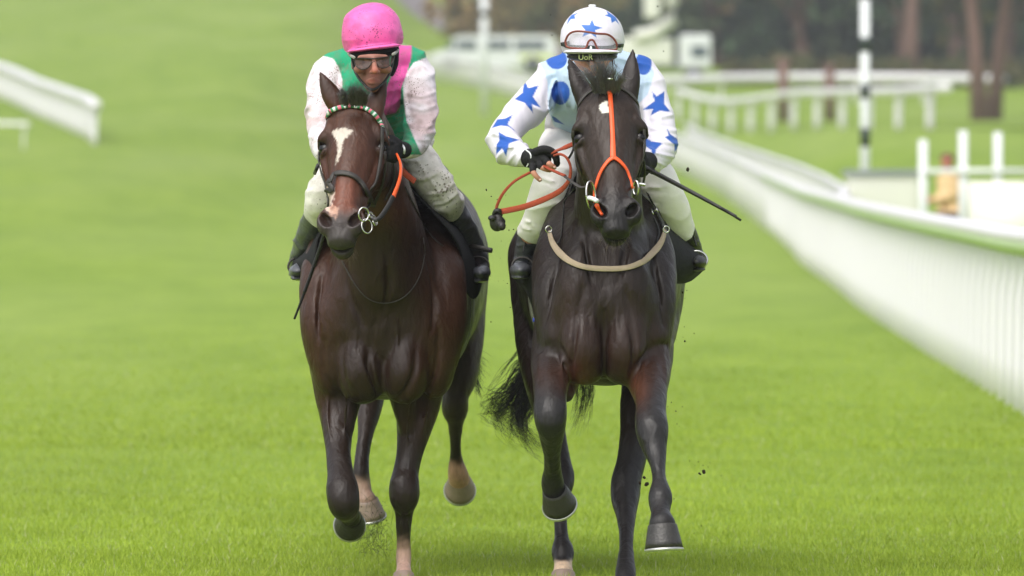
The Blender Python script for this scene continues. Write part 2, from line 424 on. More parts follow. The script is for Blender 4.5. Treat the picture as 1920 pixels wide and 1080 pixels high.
# ground sheet
dx = np.concatenate([np.arange(-200, -30, 10), np.arange(-30, 30, 1.5), np.arange(30, 201, 10)])
dd = np.concatenate([np.arange(2, 150, 2), np.arange(150, 600, 6), np.arange(600, 2000, 60)])
GX, GDm = np.meshgrid(dx, dd, indexing='ij')
GZm = ground_z(GX, GDm)
V = np.stack([GX.ravel(), GDm.ravel()+CAMY, GZm.ravel()], 1)
n0, n1 = GX.shape; ii = np.arange(n0-1)[:, None]*n1+np.arange(n1-1)[None, :]
Fq = np.stack([ii.ravel(), (ii+n1).ravel(), (ii+n1+1).ravel(), (ii+1).ravel()], 1)
tag(mk('ground', V, Fq, M['turf']), kind='structure')
# grey track that climbs the far hillside, and a service road on the right
def ribbon(name, pts, wd, mat, lift=.03):
    P = catmull([(x, d, 0) for x, d in pts], 8); vs = []; fs = []
    for i, p in enumerate(P):
        t = nrm((P[min(i+1, len(P)-1)]-P[max(i-1, 0)])[:2]); nn = np.array([t[1], -t[0]])
        for s_ in np.linspace(-.5, .5, 5):
            q = p[:2]+nn*wd*s_; vs.append((q[0], q[1]+CAMY, gz(q[0], q[1])+lift))
    for i in range(len(P)-1):
        for j in range(4): fs.append((i*5+j, i*5+j+1, (i+1)*5+j+1, (i+1)*5+j))
    return tag(mk(name, np.array(vs), fs, mat), kind='structure')
ribbon('track', [(3.5, 402), (0, 425), (-4, 455), (-8.5, 500), (-12, 560), (-16, 640)], 4.0, M['asphalt'], .08)
ribbon('path', [(12.6, 236), (15, 231), (19, 225), (26, 216)], 5.0, M['asphalt'], .06)

# ---------------- near grass blades
def grass_blades():
    Vs = []; Fs = []; Cs = []; base = 0
    q = np.linspace(26.2, 82, 400); wd_ = (960/FP*q+.35)*2; dn = np.interp(q, [26.2, 29, 33, 40, 50, 65, 82], [7500, 5600, 2500, 1050, 380, 110, 0])*wd_
    cdf = np.concatenate([[0], np.cumsum((dn[1:]+dn[:-1])/2*np.diff(q))]); n_all = int(cdf[-1])
    d_all = np.interp(RNG.random(n_all)*cdf[-1], cdf, q)
    for d0, d1 in ((26, 33), (33, 45), (45, 83)):
        d = d_all[(d_all >= d0) & (d_all < d1)]; n = len(d); x = RNG.uniform(-1, 1, n)*(960/FP*d+.35)
        h = RNG.gamma(7, .0030, n)*(1+.35*vnoise(np.stack([x, d, 0*x], 1), 3, 3))+.006
        h *= 1+.3*(RNG.random(n) < .03)
        wid = RNG.uniform(.0010, .0021, n)*(1+(d0 > 33)*1.0+(d0 > 45)*1.5)
        yaw = RNG.uniform(0, 2*np.pi, n); ln = RNG.normal(0, .45, (n, 2))
        side = np.stack([np.cos(yaw), np.sin(yaw), 0*yaw], 1)*wid[:, None]
        z0 = ground_z(x, d)-.003; p0 = np.stack([x, d+CAMY, z0], 1)
        mid = p0+np.stack([ln[:, 0]*h*.35, ln[:, 1]*h*.35, h*.6], 1)
        tip = p0+np.stack([ln[:, 0]*h, ln[:, 1]*h, h], 1)
        v = np.stack([p0-side, p0+side, mid+side*.8, mid-side*.8, tip], 1).reshape(-1, 3)
        i = np.arange(n)*5+base; base += 5*n
        Fs.append(np.concatenate([np.stack([i, i+1, i+2], 1), np.stack([i, i+2, i+3], 1), np.stack([i+3, i+2, i+4], 1)]))
        t = RNG.random(n)[:, None]; P3 = np.stack([x, d, 0*x], 1)
        cl = np.array([.250, .355, .028])*(1-t)+np.array([.415, .520, .066])*t
        dry = (RNG.random(n) < .03)[:, None]; cl = np.where(dry, np.array([.50, .52, .28]), cl)
        cl = cl*(1+.13*vnoise(P3, 5, 8))[:, None]
        c5 = np.repeat(cl, 5, 0); Vs.append(v); Cs.append(c5)
    m, nt, b = mat_new('grass_blade'); at = N(nt, 'ShaderNodeAttribute', attribute_name='col')
    nt.links.new(at.outputs['Color'], b.inputs['Base Color']); b.inputs['Roughness'].default_value = .55; b.inputs['Specular IOR Level'].default_value = .25
    tr = N(nt, 'ShaderNodeBsdfTranslucent'); nt.links.new(at.outputs['Color'], tr.inputs[0])
    ms = N(nt, 'ShaderNodeMixShader'); ms.inputs[0].default_value = .35
    nt.links.new(b.outputs[0], ms.inputs[1]); nt.links.new(tr.outputs[0], ms.inputs[2]); nt.links.new(ms.outputs[0], nt.nodes['Material Output'].inputs[0])
    o = mk('grass', np.concatenate(Vs), np.concatenate(Fs), m, col=np.concatenate(Cs))
    tag(o, kind='stuff', label='short bright green turf grass of the racecourse', cat='grass')
grass_blades()

# ---------------- running rails
def rail(name, line, label, step=1.5, height=1.24, d_from=0, post_r=.03, green=None, base_mat='plastic', group=None, rr=.06, zoff=0):
    """line [(x, d)]; leaning plastic posts (parts) under one continuous rounded top rail"""
    L = catmull([(x, d, 0) for x, d in line], 16)[:, :2]
    seg = np.r_[0, np.cumsum(np.hypot(*np.diff(L, axis=0).T))]
    root = empty(name, (L[0, 0], L[0, 1]+CAMY, gz(*L[0])), label, 'fence', group)
    top = MB(); top.tube([(x, d+CAMY, gz(x, d)+height-rr*.6) for x, d in L], rr, 12, flat=1.25)
    o = top.build('top_rail', M[base_mat], root)
    if green:
        tr = MB(); k = [i for i in range(len(L)) if L[i, 1] < green]
        tr.tube([(L[i, 0], L[i, 1]+CAMY, gz(*L[i])+height-rr*1.4) for i in k], rr*.98, 12, flat=1.3); tr.build('underside_reflection', M['plastic_reflection'], root)  # extra tube that carries the painted green reflection below the top rail
    s = np.arange(.2, seg[-1], step)
    if green: kk = np.interp(215, L[:, 1], seg); s = np.concatenate([s[s < kk], np.arange(kk, seg[-1], .36)])
    xs = np.interp(s, seg, L[:, 0]); ds = np.interp(s, seg, L[:, 1])
    pm = MB(); hk = height/1.24; pm.tube([(0, 0, -.05), (0.0, 0, .3*hk), (.01, 0, .75*hk), (.045, 0, 1.0*hk), (.03, 0, height-.08)], [post_r*1.1, post_r, post_r, post_r, post_r*.9], 10, up=(0, 1, 0))
    me = None; rest = MB()
    for i, (x, d) in enumerate(zip(xs, ds)):
        if i < 98:
            if me is None:
                q = pm.build('post', M[base_mat], root); me = q
            else:
                q = me.copy(); C.objects.link(q); q.parent = root
            q.location = Vector((x, d+CAMY, gz(x, d)))-root.location
        else:
            z = gz(x, d); rest.tube([(x+a, d+CAMY, z+h) for a, h in ((0, -.05), (.01, .75*hk), (.045, 1.0*hk), (.03, height-.08))], post_r, 6, up=(0, 1, 0))
    if me is not None:
        # the prototype's mesh was written relative to the root: move it back to its own foot
        off = np.array(root.location, np.float32); n = len(me.data.vertices); a = np.empty(n*3, np.float32)
        me.data.vertices.foreach_get('co', a); a = a.reshape(-1, 3)+off; me.data.vertices.foreach_set('co', a.ravel())
        for c_ in root.children:
            pass
    if rest.v: tag(rest.build('post', M[base_mat], root), kind='stuff')
    return root
rail('running_rail', [(3.40, 48), (3.52, 53.6), (3.66, 62), (3.79, 71), (4.08, 89), (4.42, 105), (4.75, 125), (5.35, 150), (5.75, 178), (6.12, 215), (6.0, 242), (5.5, 265), (4.4, 296), (2.6, 330), (.6, 352), (-2.2, 368), (-6, 378)],
     'long white plastic running rail on thin posts curving away along the right', green=175, step=1.25, rr=.07, post_r=.038)
rail('running_rail', [(4.55, 106), (5.3, 122), (6.3, 150), (7.0, 180), (7.3, 215), (7.0, 245), (6.2, 275)],
     'second white rail close behind the long running rail where it bends', step=1.0, post_r=.04)
rail('running_rail', [(-12.0, 221), (-13.2, 236), (-15.5, 256), (-18.5, 280), (-23, 310)],
     'white running rail that ends on open grass at the far left', step=.8, post_r=.07, rr=.16)
rail('running_rail', [(-13.6, 216), (-17, 219), (-22, 222)],
     'short white rail branching off behind the left rail end', step=3.2, height=.75)
rail('running_rail', [(-30, 560), (-22, 540), (-14, 505), (-11.5, 520), (-11, 560)],
     'distant white rail at the top of the grass hill above the pink cap', step=3, rr=.25, height=1.4)
rail('running_rail', [(7.0, 324), (9.0, 290), (11.0, 256), (12.8, 226)],
     'white post and rail fence across the grass on the right, nearer of two', step=8.5, height=1.32, post_r=.11, rr=.14)
rail('running_rail', [(6.6, 342), (12, 346), (17, 346), (21.8, 341)],
     'white post and rail fence across the grass on the right, farther of two', step=3.4, height=1.3, post_r=.08, rr=.19)

# ---------------- striped marker pole
def pole(px, d, ytop, ybot, r, label, bands):
    zb = gz((px-960)*d/FP, d); base = W(px, ybot, d); base[2] = zb
    root = empty('marker_pole', tuple(base), label, 'pole')
    zt = W(px, ytop, d)[2]
    m = MB(); m.tube([(base[0], base[1], zb-.1), (base[0], base[1], zt)], r, 16); m.build('pole', M['white_paint'], root)
    for a, b_ in bands:
        m = MB(); m.tube([(base[0], base[1], W(px, b_, d)[2]), (base[0], base[1], W(px, a, d)[2])], r*1.04, 16); m.build('stripe', M['black_paint'], root)
    m = MB(); m.sphere((base[0], base[1], zt+.1), .16); m.build('finial', M['white_paint'], root)
pole(1622, 120, -60, 330, .075, 'tall white pole with dark green stripes behind the right running rail', [(-22, -2), (70, 98), (158, 185), (240, 275)])
pole(908, 330, -40, 75, .16, 'slim white pole beside the white van on the far hill', [(20, 32)])

# ---------------- enclosure on the right with the crouching spectator
def post_frame():
    root = empty('number_frame', tuple(W(1850, 400, 110)), 'white timber frame of three upright posts and a white panel right of the crouching person', 'fence')
    for px, y0 in ((1731, 262), (1806, 245), (1871, 248)):
        a = W(px, y0, 110); z0 = gz(a[0], 110)
        m = MB(); m.box((a[0]-.06, a[1]-.06, z0-.05), (a[0]+.06, a[1]+.06, a[2])); m.build('post', M['white_paint'], root)
    a = W(1731, 316, 110); b_ = W(1960, 326, 110)
    m = MB(); m.box((a[0], a[1]-.1, b_[2]), (b_[0], a[1]-.06, a[2])); m.build('crossbar', M['white_paint'], root)
    a = W(1815, 340, 110); b_ = W(1985, 400, 110)
    m = MB(); m.box((a[0], a[1]-.14, gz(a[0], 110)+.05), (b_[0], a[1]-.1, a[2])); m.build('panel', M['cream'], root)
post_frame()
def hut(px0, px1, y0, y1, d, dep, name, label, cat, mat, top=None):
    a = W(px0, y0, d); b_ = W(px1, y1, d); zb = gz(a[0], d)
    root = empty(name, ((a[0]+b_[0])/2, a[1], zb), label, cat)
    m = MB(); m.box((a[0], a[1], min(zb, b_[2])-.05), (b_[0], a[1]+dep, a[2])); m.build('side_panel', mat, root, smooth=False)
    m = MB(); m.box((a[0]-.05, a[1]-.06, a[2]), (b_[0]+.05, a[1]+dep+.06, a[2]+.08)); m.build('top', M[top or 'metal'], root, smooth=False)
    m = MB(); m.box((a[0]+.08, a[1]-.02, min(zb, b_[2])), (b_[0]-.08, a[1]-.002, a[2]-.12)); m.build('front_panel', M['cream'], root, smooth=False)
hut(1590, 1722, 328, 400, 116, 1.0, 'equipment_box', 'low pale box with white front at the foot of the striped pole', 'box', M['cream'], 'pale_grey')

# ---------------- crouching spectator in a tan coat
def spectator():
    d = 114; c = W(1775, 350, d); s_ = d/FP
    xs = axis(c[0]-.55, c[0]+.45, .018); ys = axis(c[1]-.4, c[1]+.4, .02); zs = axis(c[2]-.75, c[2]+.65, .018)
    f = Field(xs, ys, zs)
    def P(x, y, dy=0): a = W(x, y, d); return [a[0], a[1]+dy, a[2]]
    f.tube([P(1780, 392)+[.17], P(1782, 360)+[.2], P(1782, 335)+[.15]], .04)
    f.tube([P(1778, 322, -.02)+[.06], P(1776, 312, -.05)+[.07]], .03)
    f.ell(P(1775, 305, -.06), (.085, .1, .12), .03)
    for sg, xx in ((-1, 1764), (1, 1800)):
        f.tube([P(xx, 338)+[.07], P(xx-4*sg, 360, -.12)+[.055], P(1755+6*sg, 374, -.25)+[.045], P(1742+6*sg, 376, -.3)+[.045]], .03)
        f.tube([P(1780+8*sg, 395)+[.1], P(1775+14*sg, 405, -.25)+[.08], P(1778+12*sg, 440, -.1)+[.06]], .04)
    V, Fc = f.mesh(); px, py = PX(V)
    col = np.tile(np.array(lin('D9B98A')), (len(V), 1))
    col[py < 322] = lin('B0705C'); col[(px < 1750) & (py > 360)] = lin('C58B73'); col[py > 398] = lin('4A4A52')
    root = empty('person', tuple(P(1780, 440)), 'person in a tan coat crouching behind the right running rail, arms reaching forward', 'person')
    mk('body', V, Fc, painted('spectator', .8), root, col)
    h = MB(); h.sphere(P(1776, 298, -.02), (.105, .12, .09), 18, 12); h.build('hair', simple('auburn_hair', (.40, .22, .18), .7, bump=.5), root)
spectator()

# ---------------- vehicles on the far hill
def vehicle_wheels(root, xs, y, z, r=.4):
    for x in xs:
        m = MB(); m.tube([(x, y-.12, z+r), (x, y+.12, z+r)], r, 20); q = m.build('wheel', M['rubber'], root)
        m = MB(); m.tube([(x, y-.14, z+r), (x, y-.121, z+r)], r*.55, 16); m.build('hub', M['metal'], q)
def van():
    d = 385; y = d+CAMY; p = lambda x, yy: W(x, yy, d)
    zb = gz(p(920, 130)[0], d); x0, x1 = p(803, 0)[0], p(1042, 0)[0]; zt = p(0, 66)[2]; dep = 2.0
    root = empty('van', ((x0+x1)/2, y, zb), 'blurred white van parked side-on between the two riders on the far hill', 'van')
    k = (x1-x0)
    prof = [(0, .35), (0, .9), (.04, 1.15), (.13, 1.3), (.19, 1.95), (.24, 2.1), (.96, 2.12), (.995, 1.9), (1, .35)]
    sc_ = (zt-zb)/2.12; vs = []; n = len(prof)
    for yy in (y, y+dep):
        for a, b_ in prof: vs.append((x0+a*k, yy, zb+b_*sc_))
    fs = [tuple(range(n)), tuple(range(2*n-1, n-1, -1))]+[(i, i+n, (i+1) % n+n, (i+1) % n) for i in range(n)]
    mk('body', np.array(vs), fs, M['white_paint'], root, smooth=False)
    for a0, a1 in ((.22, .38), (.42, .64), (.68, .92)):
        m = MB(); m.box((x0+a0*k, y-.03, zb+1.3*sc_), (x0+a1*k, y-.005, zb+1.8*sc_)); m.build('window', M['glass_dark'], root, smooth=False)
    m = MB(); m.add([(x0+.125*k, y-.02, zb+1.33*sc_), (x0+.2*k, y-.02, zb+1.33*sc_), (x0+.2*k, y-.02, zb+1.85*sc_), (x0+.185*k, y-.02, zb+1.85*sc_)], [(0, 1, 2, 3)]); m.build('windscreen', M['glass_dark'], root)
    m = MB(); m.box((x0+.72*k, y-.05, zb+.75*sc_), (x0+.97*k, y-.006, zb+1.0*sc_)); m.build('stripe', simple('lime_decal', (.80, .86, .40), .5), root, smooth=False)
    vehicle_wheels(root, (x0+.18*k, x0+.82*k), y, zb)
van()
def truck():
    d = 370; y = d+CAMY; p = lambda x, yy: W(x, yy, d)
    zb = gz(p(1230, 130)[0], d)
    root = empty('lift_truck', (p(1230, 0)[0], y, zb), 'blurred white lorry with a raised folding lift arm behind the rider in stars', 'truck')
    def bx(nm, xa, xb, ya, yb, mat, dy0=0, dy1=2.2, par=None):
        a = p(xa, ya); b_ = p(xb, yb); m = MB(); m.box((a[0], y+dy0, b_[2]), (b_[0], y+dy1, a[2]))
        o = m.build(nm, mat, par or root, smooth=False)
        md = o.modifiers.new('b', 'BEVEL'); md.width = .12; md.segments = 3; return o
    bx('cargo_body', 1085, 1262, 72, 122, M['cream'])
    cab = bx('cab', 1274, 1334, 65, 128, M['white_paint'])
    bx('window', 1296, 1326, 86, 108, M['glass_dark'], -.04, -.005, cab)
    bx('chassis', 1085, 1330, 120, 130, M['metal'], .2, 2.0)
    m = MB(); m.tube([p(1190, 70), p(1225, 62), p(1262, 40), p(1262, 5), p(1250, -60)], .32, 12); m.build('lift_arm', M['cream'], root)
    bx('lift_basket', 1208, 1238, -30, 34, M['cream'], -.4, .8)
    vehicle_wheels(root, (p(1120, 0)[0], p(1300, 0)[0]), y, zb, .45)
truck()

# ---------------- trees and hedges behind
def leaves_mat(name, c0, c1):
    m, nt, b = mat_new(name); at = N(nt, 'ShaderNodeAttribute', attribute_name='col')
    nt.links.new(at.outputs['Color'], b.inputs['Base Color']); b.inputs['Roughness'].default_value = .75; b.inputs['Specular IOR Level'].default_value = .2
    return m
M['leaf'] = leaves_mat('leaf', 0, 0)
def leaf_cloud(c, r, n, size, cols, seed):
    """many leaf-sized quads in clumps through an ellipsoid"""
    g = np.random.default_rng(seed); nc = max(8, n//60)
    cc = g.normal(size=(nc, 3)); cc /= np.linalg.norm(cc, axis=1)[:, None]; cc *= (g.random(nc)**.4)[:, None]
    id_ = g.integers(0, nc, n); P = (cc[id_]+g.normal(size=(n, 3))*.16)*np.array(r)+np.array(c)
    a = g.normal(size=(n, 3)); a /= np.linalg.norm(a, axis=1)[:, None]; b_ = np.cross(a, g.normal(size=(n, 3))); b_ /= np.linalg.norm(b_, axis=1)[:, None]
    s_ = size*g.uniform(.6, 1.4, n)[:, None]
    V = np.stack([P-a*s_, P+b_*s_*.6, P+a*s_, P-b_*s_*.6], 1).reshape(-1, 3)
    i = np.arange(n)*4; Fc = np.stack([i, i+1, i+2, i+3], 1)
    t = g.random(nc); cl = np.array(cols)
    k = (t*len(cl)).astype(int)[id_]; col = cl[k]*g.uniform(.75, 1.25, n)[:, None]
    return V, Fc, np.repeat(col, 4, 0)
def tree(px, d, hgt, cr, cols, label, lean=0, tr=.35, seed=1, trunk_h=None, n=2600):
    x = (px-960)*d/FP; z = gz(x, d); th = trunk_h or hgt*.45
    root = empty('tree', (x, d+CAMY, z), label, 'tree', 'trees at the edge of the far wood')
    m = MB(); y = d+CAMY
    m.tube([(x, y, z-.3), (x+lean*.2, y, z+th*.4), (x+lean*.7, y, z+th), (x+lean, y, z+hgt*.8)], [tr*1.5, tr, tr*.75, tr*.3], 10)
    for q in range(5):
        a = q*1.3+seed; m.tube([(x+lean*.6, y, z+th*(.75+.1*q)), (x+lean+math.cos(a)*cr*.5, y+math.sin(a)*cr*.5, z+th+hgt*.25)], [tr*.4, tr*.12], 6)
    m.build('trunk', M['bark'], root)
    V, Fc, col = leaf_cloud((x+lean, y, z+th+(hgt-th)*.5), (cr, cr, (hgt-th)*.62), n, .32, cols, seed)
    mk('crown', V, Fc, M['leaf'], root, col, smooth=False)
G1 = [(.040, .070, .036), (.060, .100, .045), (.085, .115, .050)]; G2 = [(.20, .17, .05), (.13, .13, .045), (.08, .10, .04)]; G3 = [(.05, .085, .05), (.085, .12, .06), (.035, .06, .04)]
T = [(1345, 400, 17, 4.5, G1, 'dark green tree behind the lorry cab', 2.5), (1420, 420, 18, 5, G3, 'dense dark tree left of the striped pole', 2), (1510, 398, 16, 4.5, G1, 'dark tree just left of the striped pole', 2.2),
     (1590, 425, 18, 5, G3, 'dark tree directly behind the striped pole', 2), (1700, 395, 15, 4.2, G1, 'leaning brown-trunked tree between the pole and the golden tree', 3.4), (1760, 430, 19, 5, G3, 'tall dark tree behind the bare trunks', 2.2),
     (1800, 380, 13, 3.0, G2, 'golden-leaved autumn tree at the right with bare lower trunk', 4.2), (1880, 388, 15, 4.2, G1, 'dark tree at the right edge behind the golden tree', 3.6), (1950, 415, 17, 5, G3, 'dark tree at the extreme right of the wood', 2)]
for i, (px, d, h, cr, cl, lb, th) in enumerate(T):
    tree(px, d, h, cr, cl, lb, lean=(.8 if i % 2 else -.6), seed=11+i, trunk_h=th, tr=.42, n=3800)
for i, (px, d, lean, h, r_, lb) in enumerate([(1838, 300, -.9, 7.5, .27, 'thick leaning brown trunk, left of the forked pair at the right'), (1862, 302, 1.3, 7.5, .24, 'thick leaning brown trunk, right of the forked pair at the right'), (1708, 372, .2, 7, .34, 'straight brown trunk right of the striped pole')]):
    tree(px, d, h+7, 2.8, G2 if i < 2 else G1, lb, lean, r_, 40+i, trunk_h=h, n=2000)
for i, (px, yb, d) in enumerate([(1469, 240, 296), (1556, 235, 298)]):
    x = (px-960)*d/FP; z = gz(x, d); root = empty('wooden_post', (x, d+CAMY, z), ['brown timber post behind the right rails, nearer the lorry', 'brown timber post behind the right rails, nearer the striped pole'][i], 'post')
    m = MB(); m.tube([(x, d+CAMY, z-.1), (x, d+CAMY, z+2.3-.2*i)], .2, 10); m.build('shaft', M['bark'], root)
    m = MB(); m.sphere((x, d+CAMY, z+2.33-.2*i), (.24, .24, .1)); m.build('cap', M['bark'], root)
def wood():
    Vs = []; Fs = []; Cs = []; b0 = 0
    for i in range(30):
        x = 5+i*1.65; V, Fc, col = leaf_cloud((x, 445+CAMY+(i % 3)*6, gz(x, 445)+4.2+(i % 4)*1.2), (3.2, 3, 7.5), 2800, .42, G3 if i % 2 else G1, 100+i)
        Vs.append(V); Fs.append(Fc+b0); Cs.append(col); b0 += len(V)
    for i in range(24):
        x = 6+i*1.6; V, Fc, col = leaf_cloud((x, 400+CAMY+(i % 2)*3, gz(x, 400)+1.2), (1.8, 1.5, 2.0), 1100, .3, G3 if i % 2 else G1, 400+i); Vs.append(V); Fs.append(Fc+b0); Cs.append(col); b0 += len(V)
    tag(mk('far_wood', np.concatenate(Vs), np.concatenate(Fs), M['leaf'], None, np.concatenate(Cs), smooth=False), 'dark green wood filling the background at the top right', 'wood', kind='stuff')
    Vs = []; Fs = []; Cs = []; b0 = 0
    H = [(.34, .23, .10), (.27, .22, .09), (.20, .18, .07), (.16, .19, .07)]
    for i in range(22):
        x = -3.2+i*.82; V, Fc, col = leaf_cloud((x, 432+CAMY-(i*.8), gz(x, 432)+.9), (1.5, 1.4, 2.3), 1000, .2, H, 200+i)
        Vs.append(V); Fs.append(Fc+b0); Cs.append(col); b0 += len(V)
    tag(mk('brown_hedge', np.concatenate(Vs), np.concatenate(Fs), M['leaf'], None, np.concatenate(Cs), smooth=False), 'brown scrub on the bank behind the van and lorry', 'scrub', kind='stuff')
    Vs = []; Fs = []; Cs = []; b0 = 0
    for i in range(20):
        x = 10.5+i*1.2; V, Fc, col = leaf_cloud((x, 372+CAMY, gz(x, 372)+.4), (1.1, 1, 1.0), 700, .14, [(.15, .14, .055), (.12, .13, .05), (.19, .16, .065)], 300+i)
        Vs.append(V); Fs.append(Fc+b0); Cs.append(col); b0 += len(V)
    tag(mk('low_hedge', np.concatenate(Vs), np.concatenate(Fs), M['leaf'], None, np.concatenate(Cs), smooth=False), 'low yellow-green hedge along the foot of the wood', 'hedge', kind='stuff')
wood()

# ---------------- damp air
def haze():
    m, nt, b = mat_new('haze'); nt.nodes.remove(b); v = N(nt, 'ShaderNodeVolumePrincipled'); v.inputs['Density'].default_value = .0004; v.inputs['Color'].default_value = (.93, .96, 1, 1); v.inputs['Anisotropy'].default_value = .2
    nt.links.new(v.outputs[0], nt.nodes['Material Output'].inputs['Volume'])
    mb = MB(); mb.box((-230, -45, -1.2), (230, 2010, 170)); o = mb.build('haze', m, smooth=False); tag(o, kind='stuff', label='thin pale haze over the whole racecourse', cat='haze')
haze()
# ================================================================== HORSES
M['coat'] = painted('horse_coat', rough=.43, spec=.32, sheen=0, bump=.14, bscale=(90, 90, 26), mott=.15, coat=0, rvar=.12, big=.20)
M['eye'] = simple('wet_eye', (.035, .025, .02), .22, noise=.2, spec=.4)
M['hoof_dark'] = simple('dark_hoof', (.20, .19, .18), .42, noise=.3, scale=25, bump=.25)
M['hoof_pale'] = simple('pale_hoof', (.60, .52, .47), .45, noise=.25, scale=25, bump=.25)
M['shoe'] = simple('steel_shoe', (.78, .78, .76), .3, metal=.8)
M['hair_black'] = simple('black_horse_hair', (.11, .10, .095), .5, noise=.4, scale=60, spec=.4)
M['hair_grey'] = simple('dark_grey_mane_hair', (.42, .41, .42), .55, noise=.4, scale=60, spec=.4)
M['whisker'] = simple('pale_whisker', (.42, .38, .32), .5)

class HeadFrame:
    """horse head frame: U runs down the face, V across it, N out of the forehead"""
    def __init__(s, P0, P1, vhint, scale=1.0, wide=1.0):
        s.w = wide
        s.o = np.array(P0); s.U = nrm(np.array(P1)-s.o); v = np.array(vhint, float)
        v = nrm(v-s.U*(v@s.U)); s.Vv = v; s.Nn = np.cross(v, s.U)
        if s.Nn[1] > 0: s.Nn = -s.Nn
        s.k = scale; s.R = np.array([s.U, s.Vv, s.Nn])
    def p(s, u, v, n): return s.o+s.k*(s.U*u+s.Vv*v*s.w+s.Nn*n)
    def loc(s, P):
        q = (P-s.o)@s.R.T/s.k; return q[:, 0], q[:, 1]/s.w, q[:, 2]

def head(f, H, jaw=1.0, mouth=0.0):
    k = H.k
    # skull and jaw
    st = [(-.03, 0, -.10, .060, .060, 2.2), (.03, 0, -.095, .088, .092, 2.3), (.09, 0, -.105, .103, .112, 2.5), (.15, 0, -.125, .104, .130, 2.5), (.21, 0, -.132, .094, .132, 2.4),
          (.28, 0, -.115, .076, .112, 2.3), (.35, 0, -.092, .064, .088, 2.3), (.42, 0, -.078, .056, .070, 2.3), (.49, 0, -.070, .054, .062, 2.3), (.55, 0, -.070, .052, .058, 2.2), (.60, 0, -.075, .040, .045, 2.1)]
    f.loft(H.o, H.U, H.Vv, H.Nn, [(a*k, b*k, c*k, d*k*H.w, e*k, n) for a, b, c, d, e, n in st], .02)
    # forehead and nasal bone
    f.tube([[*H.p(.04, 0, -.045), .052*k], [*H.p(.12, 0, -.05), .062*k], [*H.p(.2, 0, -.052), .056*k], [*H.p(.32, 0, -.045), .042*k], [*H.p(.45, 0, -.042), .036*k], [*H.p(.53, 0, -.045), .036*k]], .025)
    for s in (-1, 1):
        f.ell(H.p(.085, s*.058, -.05), np.array([.05, .032, .03])*k, .03, H.R)                 # temporal muscle
        f.ell(H.p(.128, s*.078, -.004), np.array([.022, .014, .014])*k, .018, H.R, 's')
        f.tube([[*H.p(.25, s*.060, -.012), .006*k], [*H.p(.33, s*.052, -.014), .008*k], [*H.p(.42, s*.046, -.016), .006*k]], .02, mode='s')
        f.tube([[*H.p(.26, s*.086, -.060), .0035*k], [*H.p(.32, s*.074, -.052), .0035*k], [*H.p(.38, s*.062, -.040), .003*k]], .008)
        f.tube([[*H.p(.125, s*.080, -.040), .018*k], [*H.p(.148, s*.100, -.050), .019*k], [*H.p(.165, s*.108, -.076), .016*k]], .018)   # brow
        f.tube([[*H.p(.20, s*.098, -.088), .017*k], [*H.p(.27, s*.082, -.092), .015*k], [*H.p(.36, s*.060, -.088), .009*k]], .018)     # facial crest
        f.ell(H.p(.175, s*.074, -.19), np.array([.075, .030, .07])*k, .03, H.R)                # cheek
        f.ell(H.p(.182, s*.106, -.062), np.array([.024, .016, .020])*k, .008, H.R, 's')        # eye socket
        f.tube([[*H.p(.196, s*.090, -.050), .007*k], [*H.p(.208, s*.098, -.064), .009*k], [*H.p(.20, s*.102, -.088), .007*k]], .008)   # lower lid
        # nostril: flared rim with deep opening
        f.ell(H.p(.525, s*.048, -.040), np.array([.048, .030, .040])*k, .02, H.R)
        f.tube([[*H.p(.490, s*.044, -.014), .012*k], [*H.p(.520, s*.068, -.022), .0115*k], [*H.p(.548, s*.068, -.040), .012*k], [*H.p(.565, s*.050, -.040), .012*k]], .012)
        c0 = H.p(.532, s*.051, -.012)
        a = nrm(H.U*.85-H.Vv*s*.5); nn = nrm(H.Nn*.8+H.Vv*s*.45+H.U*.25); b = np.cross(a, nn)
        f.ell(c0, np.array([.029, .017, .036])*k, .008, np.array([a, nrm(b), nn]), 's')
        f.ell(H.p(.39, s*.050, -.10), np.array([.09, .012, .02])*k, .015, H.R)
    # lips and chin
    f.ell(H.p(.583, 0, -.062), np.array([.036, .044, .036])*k, .02, H.R)
    f.ell(H.p(.572+mouth, 0, -.112), np.array([.040, .038, .030])*k, .018, H.R)
    f.ell(H.p(.60+mouth*.5, 0, -.088), np.array([.035, .047, .0055+mouth*.12])*k, .006, H.R, 's')

def ear(f, base, tip, open_dir, wdt=.034):
    base = np.array(base); tip = np.array(tip); U = nrm(tip-base); o = np.array(open_dir, float); o = nrm(o-U*(o@U)); S = np.cross(U, o); L = np.linalg.norm(tip-base)
    f.loft(base, U, S, o, [(-.02, 0, 0, wdt*.8, wdt*.75, 2), (L*.18, 0, 0, wdt*.98, wdt*.8, 2), (L*.42, 0, 0, wdt, wdt*.7, 2), (L*.7, 0, .003, wdt*.68, wdt*.5, 2), (L*.9, 0, .005, wdt*.3, wdt*.26, 2), (L, 0, .006, .004, .004, 2)], .014)
    f.loft(base, U, S, o, [(L*.10, 0, wdt*.60, wdt*.55, wdt*.55, 2), (L*.35, 0, wdt*.5, wdt*.74, wdt*.62, 2), (L*.62, 0, wdt*.42, wdt*.54, wdt*.48, 2), (L*.86, 0, wdt*.26, wdt*.22, wdt*.24, 2)], .005, 's')

